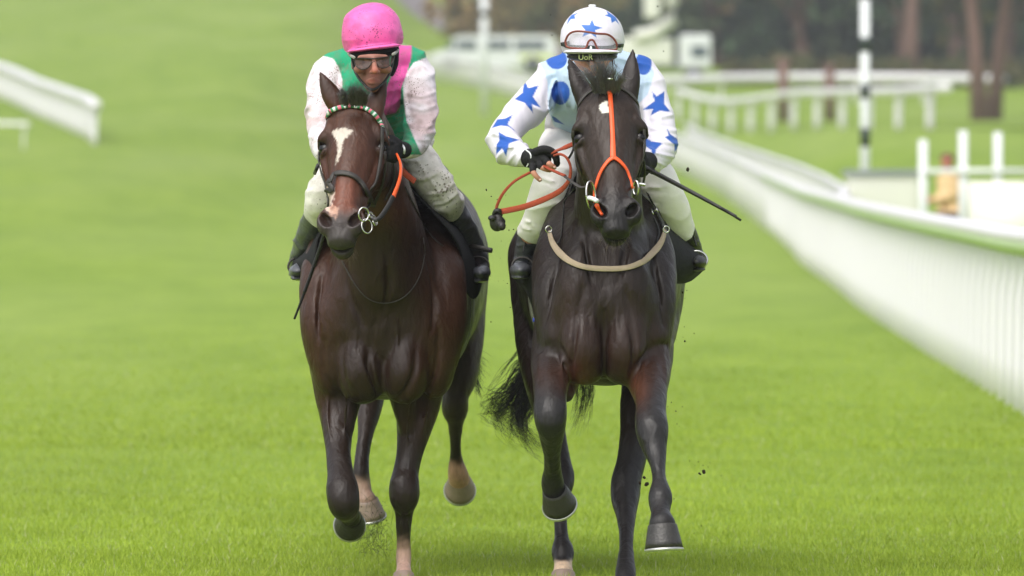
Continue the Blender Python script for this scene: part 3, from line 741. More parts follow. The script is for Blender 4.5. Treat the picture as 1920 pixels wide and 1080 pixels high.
def hairs(name, roots, mat, parent, r=.0011, n=4):
    """roots: list of point lists (each one strand)"""
    m = MB()
    for P in roots:
        k = len(P); m.tube(P, [r*(1-.85*(i/(k-1))**2) for i in range(k)], n, cap=False)
    return m.build(name, mat, parent)
def lock(path, n, spread, g, tipspread=2.0, sub=4, wav=.01):
    """n hairs that follow path (list of xyz) and fan out"""
    P = catmull(path, sub); out = []
    for _ in range(n):
        a = g.normal(size=3)*spread; b = g.normal(size=3)*spread*tipspread; L = g.uniform(.7, 1.0); m = max(3, int(len(P)*L))
        ph = g.uniform(0, 6, 3)
        out.append([P[i]+a+(b-a)*(i/(len(P)-1))**1.3+wav*np.sin(ph+i*.9)*(i/len(P)) for i in range(m)])
    return out

def hoof(body, name, c, dirv, r0, r1, h, mat, fwd, shoe=True):
    """c coronet centre, dirv towards the sole, fwd the toe direction"""
    c = np.array(c); u = nrm(dirv); fw = np.array(fwd, float); fw = nrm(fw-u*(fw@u)); sd = np.cross(u, fw)
    m = MB(); n = 28; ringsv = []
    prof = [(0, .93, .0), (.02, 1.0, 0), (.3, .3, .15), (.6, .6, .35), (1, 1, .6)]
    lv = [(-.08, r0*.86, 0), (0, r0, 0), (.08*1, r0*1.02, .02), (.35, r0+(r1-r0)*.35, .1), (.7, r0+(r1-r0)*.7, .22), (1, r1, .34)]
    for t, r, sh in lv:
        for i in range(n):
            a = 2*math.pi*i/n; f_ = math.cos(a); q = 1.0 if f_ > -.3 else 1-(-.3-f_)*.35
            hh = h*t*(1 if f_ > 0 else 1+f_*.25)
            ringsv.append(c+u*hh+fw*(r*f_*q*1.04+sh*r0*.9)+sd*r*math.sin(a))
    L = len(lv); fs = [(j*n+i, j*n+(i+1) % n, (j+1)*n+(i+1) % n, (j+1)*n+i) for j in range(L-1) for i in range(n)]
    cs = np.mean(ringsv[-n:], 0)-u*h*.12; ringsv.append(cs); fs += [((L-1)*n+i, (L-1)*n+(i+1) % n, L*n) for i in range(n)]
    m.add(ringsv, fs); o = m.build('hoof', mat, body)
    if shoe:
        P = []
        last = ringsv[(L-1)*n:L*n]; cc = np.mean(last, 0)
        for i in range(-11, 12): P.append(np.array(last[i % n])*.93+cc*.07+u*.004)
        m = MB(); m.tube(P, .0075, 6, up=u); m.build('horseshoe', M['shoe'], o)
    return o

def eyeball(H, s, par):
    m = MB(); m.sphere(H.p(.182, s*.092, -.069), .0225*H.k, 20, 14); return m.build('eye', M['eye'], par)

# ------------------------------------------------------------------ the darker horse on the right
def dark_horse():
    K = [(960, 1, 0)]
    lo, hi = W(905, 1130, 29), W(1310, 85, 31)
    xs = axis(-.02, .72, .008, [(.16, .56, .0055)]); ys = axis(-2.35, 1.95, .013, [(-2.1, -1.0, .006)]); zs = axis(-.02, 2.12, .008, [(1.35, 2.12, .0050)])
    f = Field(xs, ys, zs)
    # trunk
    st = []
    for d, cx, hw, zt, zb, n in [(28.80, 1133, 12, 560, 600, 2.0), (28.82, 1133, 45, 500, 660, 2.0), (28.89, 1133, 84, 440, 705, 2.1), (29.08, 1133, 116, 390, 722, 2.2), (29.4, 1132, 124, 365, 722, 2.3), (29.8, 1128, 124, 345, 715, 2.2),
                                 (30.3, 1124, 142, 340, 705, 2.1), (30.9, 1123, 154, 335, 680, 2.1), (31.3, 1123, 158, 330, 640, 2.2), (31.6, 1123, 130, 335, 600, 2.0), (31.78, 1123, 60, 380, 560, 2.0)]:
        a = W(cx, zt, d); b = W(cx, zb, d); st.append((d+CAMY, a[0], (a[2]+b[2])/2, hw*d/FP, (a[2]-b[2])/2, n))
    f.loft((0, 0, 0), (0, 1, 0), (1, 0, 0), (0, 0, 1), st, .03)
    f.tube(rows([(1140, 222, 28.72, 44), (1141, 290, 28.85, 56), (1141, 360, 28.98, 62), (1140, 430, 29.08, 68), (1138, 520, 29.12, 84)]), .03, sc=(1, 1.45, 1))
    f.tube(rows([(1140, 240, 28.9, 30), (1138, 330, 29.3, 38), (1134, 380, 29.7, 50)]), .03, sc=(1, 1, 1))       # crest to withers
    # shoulders, pectorals, girth muscles
    for s in (-1, 1):
        X = lambda a: 1133+s*a
        f.tube(rows([(X(60), 405, 29.35, 44), (X(82), 480, 29.15, 50), (X(86), 560, 28.98, 50), (X(84), 615, 28.95, 44)]), .022)
        f.ell(W(X(40), 655, 28.83), (.086, .095, .120), .022)
        f.ell(W(X(44), 560, 28.86), (.095, .080, .19), .06)
        f.ell(W(X(88), 635, 28.95), (.072, .12, .15), .020)
        f.ell(W(X(36), 692, 28.86), (.072, .080, .060), .03)
    # hind quarters
    hipL = rows([(1018, 480, 31.3, 66), (1012, 580, 31.1, 52), (1010, 650, 30.75, 42), (1022, 740, 30.55, 32), (1040, 820, 30.5, 22), (1047, 870, 30.48, 25), (1053, 900, 30.42, 25), (1051, 935, 30.36, 16), (1051, 975, 30.26, 12.5), (1053, 1010, 30.2, 13.5), (1055, 1034, 30.15, 22), (1056, 1056, 30.1, 17), (1056, 1076, 30.03, 20)])
    f.tube(hipL, .03)
    hipR = rows([(1228, 480, 31.3, 62), (1222, 600, 31.0, 52), (1208, 680, 30.5, 38), (1192, 750, 30.15, 29), (1190, 810, 30.05, 27), (1184, 862, 29.98, 28), (1175, 900, 29.92, 29), (1173, 935, 29.86, 27), (1174, 975, 29.75, 17.5), (1174, 1030, 29.6, 14), (1173, 1078, 29.45, 20), (1172, 1100, 29.4, 18)])
    f.tube(hipR, .03)
    f.tube(rows([(1185, 850, 30.1, 12), (1182, 880, 30.12, 14), (1178, 905, 30.1, 12)]), .012)
    # forelegs
    fl = rows([(1048, 610, 29.1, 48), (1040, 660, 29.0, 44), (1033, 705, 28.85, 36), (1032, 745, 28.66, 31), (1032, 785, 28.58, 30), (1034, 812, 28.62, 24), (1035, 850, 28.72, 16.5), (1036, 880, 28.82, 17), (1036, 905, 28.88, 22), (1040, 925, 28.9, 21)])
    f.tube(fl, .022)
    f.tube(rows([(1068, 655, 29.05, 30), (1072, 700, 28.98, 22), (1062, 740, 28.85, 14)]), .02)
    fr = rows([(1215, 600, 29.15, 50), (1218, 650, 29.05, 46), (1220, 700, 28.86, 38), (1221, 745, 28.65, 29), (1221, 780, 28.5, 30), (1223, 808, 28.42, 31), (1227, 838, 28.38, 23), (1233, 870, 28.32, 15), (1236, 900, 28.27, 15), (1238, 930, 28.2, 23), (1238, 945, 28.18, 21), (1239, 962, 28.13, 17.5), (1242, 985, 28.06, 25)])
    f.tube(fr, .022)
    f.tube(rows([(1190, 660, 29.0, 34), (1196, 710, 28.88, 24), (1206, 750, 28.72, 16)]), .02)
    # muscle edges, joints, veins and tendons follow the surface
    D = 28.7
    for pts, r in (([(1133, 585), (1134, 620), (1133, 655), (1134, 690), (1133, 712)], .011), ([(1094, 540), (1086, 580), (1080, 620), (1076, 660), (1072, 700)], .010), ([(1172, 540), (1180, 580), (1186, 620), (1188, 660), (1186, 705)], .010),
                   ([(1070, 712), (1068, 690), (1058, 664), (1040, 650), (1020, 652), (1009, 664)], .009), ([(1190, 722), (1196, 690), (1214, 662), (1236, 648), (1252, 648)], .009), ([(1050, 450), (1046, 500), (1034, 560), (1022, 610)], .010), ([(1222, 450), (1228, 500), (1238, 560), (1246, 610)], .010),
                   ([(1096, 440), (1100, 480), (1110, 530)], .010), ([(1176, 440), (1172, 480), (1160, 530)], .010)): f.detail(D, pts, r, .018, 's')
    for pts, r in (([(1012, 670), (1010, 700), (1014, 735)], .006), ([(1052, 668), (1054, 700), (1050, 735)], .006), ([(1022, 715), (1030, 700), (1034, 680)], .005), ([(1245, 665), (1250, 700), (1244, 740)], .006), ([(1208, 680), (1208, 720), (1212, 755)], .006),
                   ([(1230, 850), (1236, 885), (1240, 925)], .006), ([(1222, 852), (1230, 890), (1234, 925)], .005), ([(1028, 820), (1030, 850), (1032, 890)], .005), ([(1010, 755), (1032, 750), (1054, 755)], .010), ([(1012, 790), (1033, 795), (1052, 790)], .010),
                   ([(1198, 788), (1222, 782), (1246, 788)], .010), ([(1203, 818), (1224, 824), (1244, 816)], .009), ([(1105, 560), (1112, 600), (1108, 650)], .004), ([(1160, 575), (1156, 615), (1165, 655)], .004)): f.detail(D, pts, r, .014)
    for pts, r in (([(1225, 930), (1238, 926), (1250, 932)], .010), ([(1222, 940), (1238, 944), (1252, 940)], .008)): f.detail(28.2, pts, r, .014)
    # head
    H = HeadFrame(W(1141, 160, 28.54), W(1158, 430, 28.15), (1, .03, -.03), 1.06, 1.13)
    head(f, H)
    ear(f, W(1096, 188, 28.58), W(1068, 108, 28.64), (-.75, .6, 0), .042)
    ear(f, W(1180, 184, 28.58), W(1186, 91, 28.62), (.3, .9, 0), .037)
    f.tube([[*H.p(.02, 0, -.09), .085], [*W(1140, 240, 28.75), .10]], .04)
    wp = lambda x, y, z: .0022*vnoise(np.stack([x, y, z], 1), 26, 5, 2)*(z < 1.5)
    P, Fc = f.mesh(wp); P = relax(P, Fc, 3, .5)
    px, py = PX(P); y = P[:, 1]
    base = lin('241C18'); col = np.tile(np.array(base), (len(P), 1))
    col = mixc(col, lin('382116'), .55*smooth(-.2, .8, vnoise(P, 5, 3)))
    u, v, n = H.loc(P); inh = smooth(.03, .09, u)*smooth(-1.15, -1.3, y)*smooth(1.22, 1.36, P[:, 2])
    col = mixc(col, lin('32261F'), inh)
    col = mixc(col, lin('221E1D'), inh*smooth(.38, .52, u)); col = mixc(col, lin('191716'), inh*smooth(.5, .56, u)*.8)
    col = mixc(col, lin('1C1716'), inh*np.exp(-((u-.182)/.034)**2-((np.abs(v)-.095)/.03)**2)*.8)
    # black points
    fore = (y < -.75); col = mixc(col, lin('252323'), smooth(690, 760, py)*fore); hind = ~fore
    col = mixc(col, lin('252222'), smooth(790, 870, py)*hind)
    tan = np.exp(-((px-1085)/26)**2-((py-715)/30)**2)+np.exp(-((px-1193)/22)**2-((py-730)/32)**2); col = mixc(col, lin('5A3320'), .8*tan*(y < -.7))
    # star on the forehead
    st_ = pdist(px, py, [(1124, 196), (1129, 193), (1134, 189), (1139, 192), (1143, 201), (1142, 209), (1135, 211), (1127, 213), (1126, 206)])+2.2*vnoise(P, 300, 9, 2)
    col = mixc(col, lin('E6E4DA'), smooth(1.2, -1.2, st_)*(y < -1.2)*(n > -.05))
    # white hind pastern
    col = mixc(col, lin('D2B79C'), smooth(1047, 1056, py+4*vnoise(P, 90, 4))*(px < 1090)*hind)
    root = empty('horse', tuple(W(1130, 1090, 30)), 'very dark brown racehorse with small white forehead star, galloping on the right', 'horse')
    root.location.z = 0
    body = mk('body', P, Fc, M['coat'], root, col)
    for s in (-1, 1): eyeball(H, s, root)
    hoof(root, 'hoof', W(1242, 985, 28.06), (.05, -.10, -1), .054, .071, .088, M['hoof_dark'], (0.1, -1, 0))
    hoof(root, 'hoof', W(1040, 920, 28.88), (.20, .62, -.55), .048, .066, .075, M['hoof_dark'], (.1, -.6, -.8))
    hoof(root, 'hoof', W(1056, 1074, 30.03), (0, -.35, -1), .046, .062, .07, M['hoof_pale'], (0, -1, 0))
    hoof(root, 'hoof', W(1172, 1104, 29.38), (0, -.35, -1), .046, .060, .06, M['hoof_dark'], (0, -1, 0))
    g = np.random.default_rng(5)
    # forelock and short mane blowing between the ears
    R_ = []
    for i in range(46):
        a = g.uniform(-1, 1); b = W(1136+20*a, 172, 28.50); t = W(1126+52*a+g.normal()*7, 112-14*g.random()+abs(a+.1)*46, 28.44+g.normal()*.05); mid = (b+t)/2+np.array([.006*a, -.03, .03])
        R_ += lock([b, mid, t], 9, .006, g, 2.4, 5, .004)
    hairs('forelock', R_, M['hair_grey'], root, .0010, 3)
    # whiskers
    R_ = []
    for i in range(70):
        a = g.uniform(-1, 1); b = H.p(.60-.03*a*a+g.normal()*.012, a*.042, -.10+g.normal()*.012); dr = nrm(H.U*1.1+H.Vv*a*.7+g.normal(size=3)*.25); L = g.uniform(.02, .045)
        R_.append([b, b+dr*L*.5+np.array([0, 0, -.002]), b+dr*L+np.array([0, 0, -.006])])
    hairs('whiskers', R_, M['whisker'], root, .0005, 3)
    # tail swept to the left
    R_ = []
    dock = W(1060, 500, 31.6)
    for i in range(60):
        t = g.random(); q = g.random()
        ex = 915+90*t**1.5+g.normal()*10; ey = 755+78*t**.8+g.normal()*9
        mx, my = 955+25*g.random()+20*t, 690+60*t+g.normal()*14
        R_ += lock([dock+g.normal(size=3)*.015, W(1010, 640, 31.7)+g.normal(size=3)*.03, W(mx+15, my-10, 31.65), W(mx-18*(1-t), my+30, 31.6), W(ex, ey-8*(1-t), 31.5), W(ex+35+45*g.random(), ey+22+30*g.random()*t, 31.45)], 8, .007, g, 1.9, 4, .010)
    for i in range(16):
        x = 1068+30*g.random()
        R_ += lock([dock, W(1075, 640, 31.6), W(x+14, 715, 31.5), W(x+8, 765, 31.45), W(x-8, 800+25*g.random(), 31.4)], 6, .006, g, 1.8, 4, .008)
    hairs('tail', R_, M['hair_black'], root, .0016, 3)
    return root, H

# ------------------------------------------------------------------ the bay horse on the left
def bay_horse():
    xs = axis(-.88, -.05, .008, [(-.80, -.40, .0055)]); ys = axis(-1.35, 2.65, .013, [(-1.1, .1, .006)]); zs = axis(-.02, 2.02, .008, [(1.2, 2.02, .0050)])
    f = Field(xs, ys, zs)
    st = []
    for d, cx, hw, zt, zb, n in [(29.77, 706, 12, 570, 620, 2.0), (29.79, 706, 50, 510, 675, 2.0), (29.89, 713, 104, 455, 730, 2.1), (30.12, 722, 138, 410, 748, 2.2), (30.5, 730, 141, 375, 745, 2.3), (31.0, 752, 140, 350, 725, 2.2),
                                 (31.6, 772, 138, 336, 700, 2.1), (32.1, 782, 130, 326, 660, 2.2), (32.4, 786, 108, 338, 620, 2.0), (32.6, 788, 50, 400, 560, 2.0)]:
        a = W(cx, zt, d); b = W(cx, zb, d); st.append((d+CAMY, a[0], (a[2]+b[2])/2, hw*d/FP, (a[2]-b[2])/2, n))
    f.loft((0, 0, 0), (0, 1, 0), (1, 0, 0), (0, 0, 1), st, .03)
    f.tube(rows([(676, 232, 29.62, 40), (692, 300, 29.70, 56), (705, 370, 29.80, 68), (714, 440, 29.9, 82), (718, 520, 29.98, 98)]), .035, sc=(1, 1.35, 1))
    f.tube(rows([(700, 260, 29.8, 30), (728, 330, 30.15, 38), (745, 380, 30.5, 50)]), .03)
    for s, cx in ((-1, 715), (1, 722)):
        X = lambda a: cx+s*a
        f.tube(rows([(X(66), 430, 30.3, 48), (X(92), 500, 30.1, 56), (X(98), 590, 29.95, 56), (X(94), 660, 29.93, 48)]), .022)
        f.ell(W(X(38), 695, 29.84), (.092, .10, .120), .022)
        f.ell(W(X(46), 590, 29.86), (.110, .085, .20), .06)
        f.ell(W(X(94), 675, 29.95), (.080, .12, .15), .020)
        f.ell(W(X(34), 722, 29.86), (.078, .085, .070), .03)
    # hind quarters and hind legs
    f.tube(rows([(700, 520, 32.0, 66), (694, 620, 31.7, 52), (692, 700, 31.35, 38), (693, 760, 31.2, 25), (686, 810, 31.1, 16), (680, 850, 31.05, 14), (677, 885, 31.0, 16), (677, 905, 31.0, 19), (683, 925, 30.98, 16), (688, 938, 30.97, 19)]), .03)
    f.tube(rows([(852, 470, 32.1, 62), (858, 570, 32.0, 54), (862, 650, 31.9, 44), (861, 705, 31.85, 34), (854, 740, 31.82, 25), (853, 765, 31.82, 25.5), (854, 790, 31.84, 16), (854, 830, 31.88, 12), (855, 860, 31.92, 12.5), (858, 885, 31.95, 18), (861, 900, 31.98, 20)]), .03)
    # forelegs
    f.tube(rows([(628, 660, 30.05, 52), (630, 720, 30.0, 44), (632, 780, 29.95, 33), (634, 840, 29.85, 25), (638, 885, 29.74, 25), (642, 918, 29.66, 30), (645, 945, 29.64, 29), (650, 958, 29.72, 22), (654, 962, 29.85, 17), (657, 965, 29.98, 18), (657, 972, 30.05, 21)]), .022)
    f.tube(rows([(792, 650, 30.15, 56), (790, 710, 30.1, 47), (781, 780, 30.05, 37), (770, 840, 30.0, 26), (761, 885, 29.97, 24), (758, 912, 29.94, 28), (758, 932, 29.94, 28), (758, 956, 29.97, 19), (757, 990, 29.99, 14.5), (757, 1020, 30.0, 13.5), (757, 1045, 30.0, 14.5), (757, 1062, 29.98, 14), (757, 1078, 29.93, 17)]), .022)
    f.tube(rows([(748, 690, 30.0, 36), (756, 750, 29.98, 24), (762, 800, 29.98, 14)]), .02)
    f.tube(rows([(664, 690, 30.0, 32), (656, 750, 29.95, 22), (650, 800, 29.9, 14)]), .02)
    D = 29.7
    for pts, r in (([(700, 610), (694, 645), (690, 680), (696, 712), (708, 742)], .012), ([(642, 640), (640, 670), (641, 700), (650, 728), (664, 738)], .010), ([(782, 630), (780, 670), (775, 700), (762, 728), (742, 750)], .010), ([(606, 640), (605, 680), (610, 710), (626, 732)], .009),
                   ([(820, 600), (822, 650), (815, 700), (800, 735)], .009), ([(648, 470), (648, 520), (662, 570), (682, 610)], .010), ([(790, 450), (806, 510), (812, 570), (810, 620)], .010), ([(602, 520), (596, 580), (596, 640)], .009), ([(726, 480), (728, 530), (720, 580)], .009)): f.detail(D, pts, r, .018, 's')
    for pts, r in (([(612, 745), (612, 790), (620, 840)], .006), ([(648, 745), (646, 790), (644, 830)], .006), ([(806, 740), (798, 780), (784, 830)], .006), ([(768, 745), (764, 790), (760, 840)], .006), ([(735, 906), (758, 900), (780, 906)], .010), ([(738, 938), (758, 944), (778, 938)], .009),
                   ([(620, 910), (642, 904), (664, 912)], .010), ([(752, 965), (752, 1000), (752, 1030)], .005), ([(763, 965), (763, 1000), (762, 1030)], .005), ([(656, 580), (668, 620), (662, 660)], .004), ([(738, 590), (745, 630), (738, 670)], .004)): f.detail(D, pts, r, .014)
    H = HeadFrame(W(666, 180, 29.52), W(633, 440, 29.12), (1, -.30, -.17), 1.10, 1.06)
    head(f, H, mouth=.012)
    ear(f, W(634, 205, 29.5), W(600, 134, 29.52), (-.2, .9, 0), .037)
    ear(f, W(702, 215, 29.48), W(719, 128, 29.54), (.7, .7, 0), .040)
    f.tube([[*H.p(.02, 0, -.09), .085], [*W(690, 262, 29.7), .10]], .04)
    wp = lambda x, y, z: .0022*vnoise(np.stack([x, y, z], 1), 26, 6, 2)*(z < 1.5)
    P, Fc = f.mesh(wp); P = relax(P, Fc, 3, .5)
    px, py = PX(P); y = P[:, 1]
    col = np.tile(np.array(lin('35231A')), (len(P), 1))
    col = mixc(col, lin('43281B'), .6*smooth(-.3, .8, vnoise(P, 4, 3)))
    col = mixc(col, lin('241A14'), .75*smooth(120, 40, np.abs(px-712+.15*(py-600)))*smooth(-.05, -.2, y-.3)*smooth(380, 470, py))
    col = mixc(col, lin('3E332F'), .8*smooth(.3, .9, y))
    u, v, n = H.loc(P); inh = smooth(.0, .08, u)*smooth(-.12, -.3, y)*smooth(1.16, 1.32, P[:, 2])*smooth(-.42, -.30, n)
    col = mixc(col, lin('4E2F21'), inh*.9)
    col = mixc(col, lin('764534'), inh*smooth(.33, .40, u)*smooth(.55, .49, u)*smooth(.05, .02, np.abs(v))*.8)
    col = mixc(col, lin('3A3230'), inh*smooth(.47, .55, u)); col = mixc(col, lin('3C3935'), inh*smooth(.55, .6, u)*.6)
    col = mixc(col, lin('1F1613'), inh*np.exp(-((u-.182)/.04)**2-((np.abs(v)-.095)/.034)**2)*.8)
    wob = 1.6*vnoise(P, 260, 9, 2)
    blz = pdist(px, py, [(622, 248), (632, 242), (650, 240), (661, 245), (656, 252), (645, 260), (641, 276), (637, 292), (630, 308), (633, 290), (634, 272), (628, 258)])+wob
    col = mixc(col, lin('CFC4B8'), smooth(2.8, -1.8, blz+1.5*vnoise(P, 520, 19))*(y < -.2)*(n > -.08))
    snip = pdist(px, py, [(612, 350), (628, 352), (626, 372), (618, 388), (622, 402), (612, 396), (606, 372)])+wob*1.6
    col = mixc(col, lin('D6BFB2'), smooth(2.5, -2, snip)*(y < -.2)*.9)
    snip = pdist(px, py, [(618, 384), (634, 392), (630, 408), (616, 402)])+wob*2
    col = mixc(col, lin('C49A85'), smooth(3, -2, snip)*(y < -.2)*.7)
    # legs: dark from the forearm, pale muddy socks
    lg = smooth(760, 870, py); col = mixc(col, lin('241C18'), lg*.9)
    col = mixc(col, lin('C8A493'), smooth(1000, 1040, py+10*vnoise(P, 60, 4))*.9)
    hl = y > .8
    col = mixc(col, lin('B59583'), smooth(885, 905, py+5*vnoise(P, 60, 4))*hl*(px < 720)*.85)
    col = mixc(col, lin('B98F78'), smooth(855, 885, py+8*vnoise(P, 60, 4))*hl*(px > 800)*.9)
    root = empty('horse', tuple(W(715, 1090, 30)), 'reddish bay racehorse with white blaze and pale socks, galloping on the left', 'horse')
    root.location.z = 0
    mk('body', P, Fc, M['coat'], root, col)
    for s in (-1, 1): eyeball(H, s, root)
    hoof(root, 'hoof', W(757, 1076, 29.93), (0, -.35, -1), .040, .058, .07, M['hoof_pale'], (0, -1, 0))
    hoof(root, 'hoof', W(657, 970, 30.03), (-.05, .75, -.25), .045, .062, .07, M['hoof_dark'], (0, -.4, -1))
    hoof(root, 'hoof', W(690, 938, 30.96), (.15, .25, -.7), .042, .058, .07, M['hoof_pale'], (.1, -.8, -.5))
    hoof(root, 'hoof', W(862, 900, 31.98), (.0, .72, -.4), .046, .066, .07, M['hoof_pale'], (0, -.5, -1))
    g = np.random.default_rng(6); R_ = []
    for i in range(46):
        a = g.uniform(-1, 1); b = W(664+22*a, 196, 29.42); t = W(662+36*a+g.normal()*4, 166-8*g.random()+a*a*16, 29.34+g.normal()*.03); mid = (b+t)/2+np.array([.0, -.03, .02])
        R_ += lock([b, mid, t], 9, .0055, g, 2.0, 5, .003)
    hairs('forelock', R_, M['hair_grey'], root, .0010, 3)
    R_ = []
    for i in range(60):
        a = g.uniform(-1, 1); b = H.p(.60+g.normal()*.012, a*.04, -.12+g.normal()*.012); dr = nrm(H.U*1.1+H.Vv*a*.5+g.normal(size=3)*.3); L = g.uniform(.02, .04)
        R_.append([b, b+dr*L*.5, b+dr*L+np.array([0, 0, -.004])])
    hairs('whiskers', R_, M['whisker'], root, .0005, 3)
    R_ = []
    for i in range(24):
        t = g.random(); ex = 900+22*(1-t); ey = 672+70*t
        R_ += lock([W(822, 470, 32.55), W(865, 590, 32.6), W(884, 650+12*t, 32.55), W((ex+886)/2, ey-8, 32.5), W(ex, ey+8, 32.45)], 8, .006, g, 1.8, 4, .006)
    hairs('tail', R_, M['hair_black'], root, .0016, 3)
    return root, H
HR, HRF = dark_horse()
HL, HLF = bay_horse()
# ================================================================== RIDERS AND TACK
from mathutils.bvhtree import BVHTree
M['skin'] = painted('skin', rough=.5, spec=.35, bump=.04, bscale=(60, 60, 60), mott=.06, specks=.5, speck_col=(.16, .10, .07), speck_scale=220)
M['silk_mud'] = painted('muddy_silk', rough=.62, spec=.2, sheen=.1, bump=.22, bscale=(34, 34, 9), mott=.05, specks=1.25, speck_col=(.20, .13, .10), speck_scale=120)
M['silk'] = painted('silk', rough=.55, spec=.25, sheen=.1, bump=.22, bscale=(34, 34, 9), mott=.04)
M['breeches_mud'] = painted('muddy_breeches', rough=.6, spec=.2, bump=.3, bscale=(22, 22, 30), mott=.08, specks=1.2, speck_col=(.18, .15, .10), speck_scale=80)
M['breeches'] = painted('breeches', rough=.5, spec=.3, bump=.25, bscale=(16, 16, 34), mott=.04)
M['cap'] = painted('cap_cover', rough=.45, spec=.35, bump=.12, bscale=(40, 40, 40), mott=.05)
M['cap_mud'] = painted('muddy_cap_cover', rough=.42, spec=.35, bump=.2, bscale=(28, 28, 28), mott=.10, specks=1.25, speck_col=(.30, .05, .16), speck_scale=110)
M['black_cloth'] = simple('black_cloth', (.12, .12, .125), .8, noise=.2, scale=25, bump=.3, spec=.25)
M['black_leather'] = simple('black_leather', (.12, .115, .11), .38, noise=.25, scale=60, bump=.3)
M['grey_leather'] = simple('grey_leather', (.33, .335, .36), .3, noise=.25, scale=18, bump=.25)
M['strap'] = simple('dark_strap', (.22, .205, .19), .45, noise=.25, scale=90, bump=.3)
M['orange_strap'] = simple('orange_strap', (.93, .36, .14), .38, noise=.08, scale=50, bump=.1)
M['orange_rein'] = simple('orange_rubber_rein', (.72, .30, .17), .55, noise=.22, scale=90, bump=.8, bscale=500)
M['beige_strap'] = simple('beige_elastic', (.70, .63, .53), .7, noise=.12, scale=50, bump=.4, bscale=700)
M['grey_strap'] = simple('pale_grey_webbing', (.62, .62, .58), .7, noise=.12, scale=50, bump=.4, bscale=500)
M['steel'] = simple('steel', (.82, .82, .80), .22, metal=1)
M['goggle_frame'] = simple('brown_goggle_frame', (.48, .24, .18), .35)
def lens_mat(name, col, alpha):
    m, nt, b = mat_new(name); b.inputs['Base Color'].default_value = (*col, 1); b.inputs['Roughness'].default_value = .15
    b.inputs['Alpha'].default_value = alpha; return m
M['goggle_clear'] = simple('clear_grey_plastic', (.17, .14, .12), .35); M['lens'] = lens_mat('clear_lens', (.8, .82, .85), .20); M['lens_dark'] = lens_mat('smoked_lens', (.05, .03, .02), .66)

def bvh_of(o):
    me = o.data; off = np.array(parent_world(o)); n = len(me.vertices); a = np.empty(n*3, np.float32); me.vertices.foreach_get('co', a)
    V = a.reshape(-1, 3)+off; F = [tuple(p.vertices) for p in me.polygons]
    return BVHTree.FromPolygons([Vector(map(float, v)) for v in V], F)
def snap(bv, pts, eps=.003, sub=8):
    """curve through (px, py, d) laid on the surface: met along Y where it faces forward, else the nearest point"""
    out = []
    for p in curve(pts, sub):
        q, n, _, dist = bv.ray_cast(Vector((p[0], p[1]-.6, p[2])), Vector((0, 1, 0)), 1.2)
        if q is not None and abs(q[1]-p[1]) < .5 and n[1] < -.15: out.append((np.array([p[0], q[1], p[2]])+np.array([0, -eps/max(.35, -n[1]), 0]), np.array(n)))
        else:
            q, n, _, dist = bv.find_nearest(Vector(p)); out.append((np.array(q)+np.array(n)*eps, np.array(n)))
    P = np.array([a for a, b in out]); Nn = np.array([b for a, b in out])
    for _ in range(12):
        y = P[:, 1].copy(); y[1:-1] = (y[:-2]+2*y[1:-1]+y[2:])/4; P[:, 1] = np.minimum(P[:, 1], y) if _ < 6 else y
        P[1:-1, [0, 2]] = (P[:-2, [0, 2]]+6*P[1:-1, [0, 2]]+P[2:, [0, 2]])/8
        Nn[1:-1] = (Nn[:-2]+2*Nn[1:-1]+Nn[2:])/4
    return P, Nn/np.linalg.norm(Nn, axis=1)[:, None]
def strap(name, PN, width, thick, mat, parent, col=None, jig=0):
    """leather strap with rounded edges following points and surface normals"""
    P, Nn = PN; k = len(P); wd = width if hasattr(width, '__len__') else np.full(k, width)
    if len(wd) != k: wd = np.interp(np.linspace(0, 1, k), np.linspace(0, 1, len(wd)), wd)
    V = []; prof = [(-.5, 0), (-.5, .6), (-.4, 1), (.4, 1), (.5, .6), (.5, 0)]; m = len(prof)
    for i in range(k):
        t = nrm(P[min(i+1, k-1)]-P[max(i-1, 0)]); s_ = nrm(np.cross(t, Nn[i])); n = np.cross(s_, t)
        if n@Nn[i] < 0: n = -n
        for a, b in prof: V.append(P[i]+s_*a*wd[i]+n*b*thick)
    F = [(i*m+j, i*m+(j+1) % m, (i+1)*m+(j+1) % m, (i+1)*m+j) for i in range(k-1) for j in range(m)]
    F += [tuple(range(m)), tuple((k-1)*m+j for j in range(m))[::-1]]
    c = None if col is None else np.repeat(col(np.linspace(0, 1, k), P), m, 0)
    return mk(name, np.array(V), F, mat, parent, c)
def free(pts, nrmv, sub=8):
    P = curve(pts, sub); nn = np.array([catmull(np.array(nrmv, float), max(1, sub))[min(i, 10**6)] for i in range(len(P))]) if np.ndim(nrmv) == 2 else np.tile(np.array(nrmv, float), (len(P), 1))
    return P, nn
def tubeo(name, pts, r, mat, parent, sub=8, n=8, flat=1, up=(0, 1, 0)):
    P = curve(pts, sub); rr = np.interp(np.linspace(0, 1, len(P)), np.linspace(0, 1, len(r)), r) if hasattr(r, '__len__') else r
    m = MB(); m.tube(P, rr, n, flat=flat, up=up); return m.build(name, mat, parent)
def plane_cut(f, c, n, lo, hi, k=.004):
    """remove everything on the +n side of the plane through c"""
    n = nrm(n); f.op(lambda X, Y, Z: -((X-c[0])*n[0]+(Y-c[1])*n[1]+(Z-c[2])*n[2])+0*X*Y*Z, lo, hi, k, 's')
def fields(box, st, fine=((), (), ())):
    return Field(axis(box[0], box[1], st, fine[0]), axis(box[2], box[3], st, fine[1]), axis(box[4], box[5], st, fine[2]))
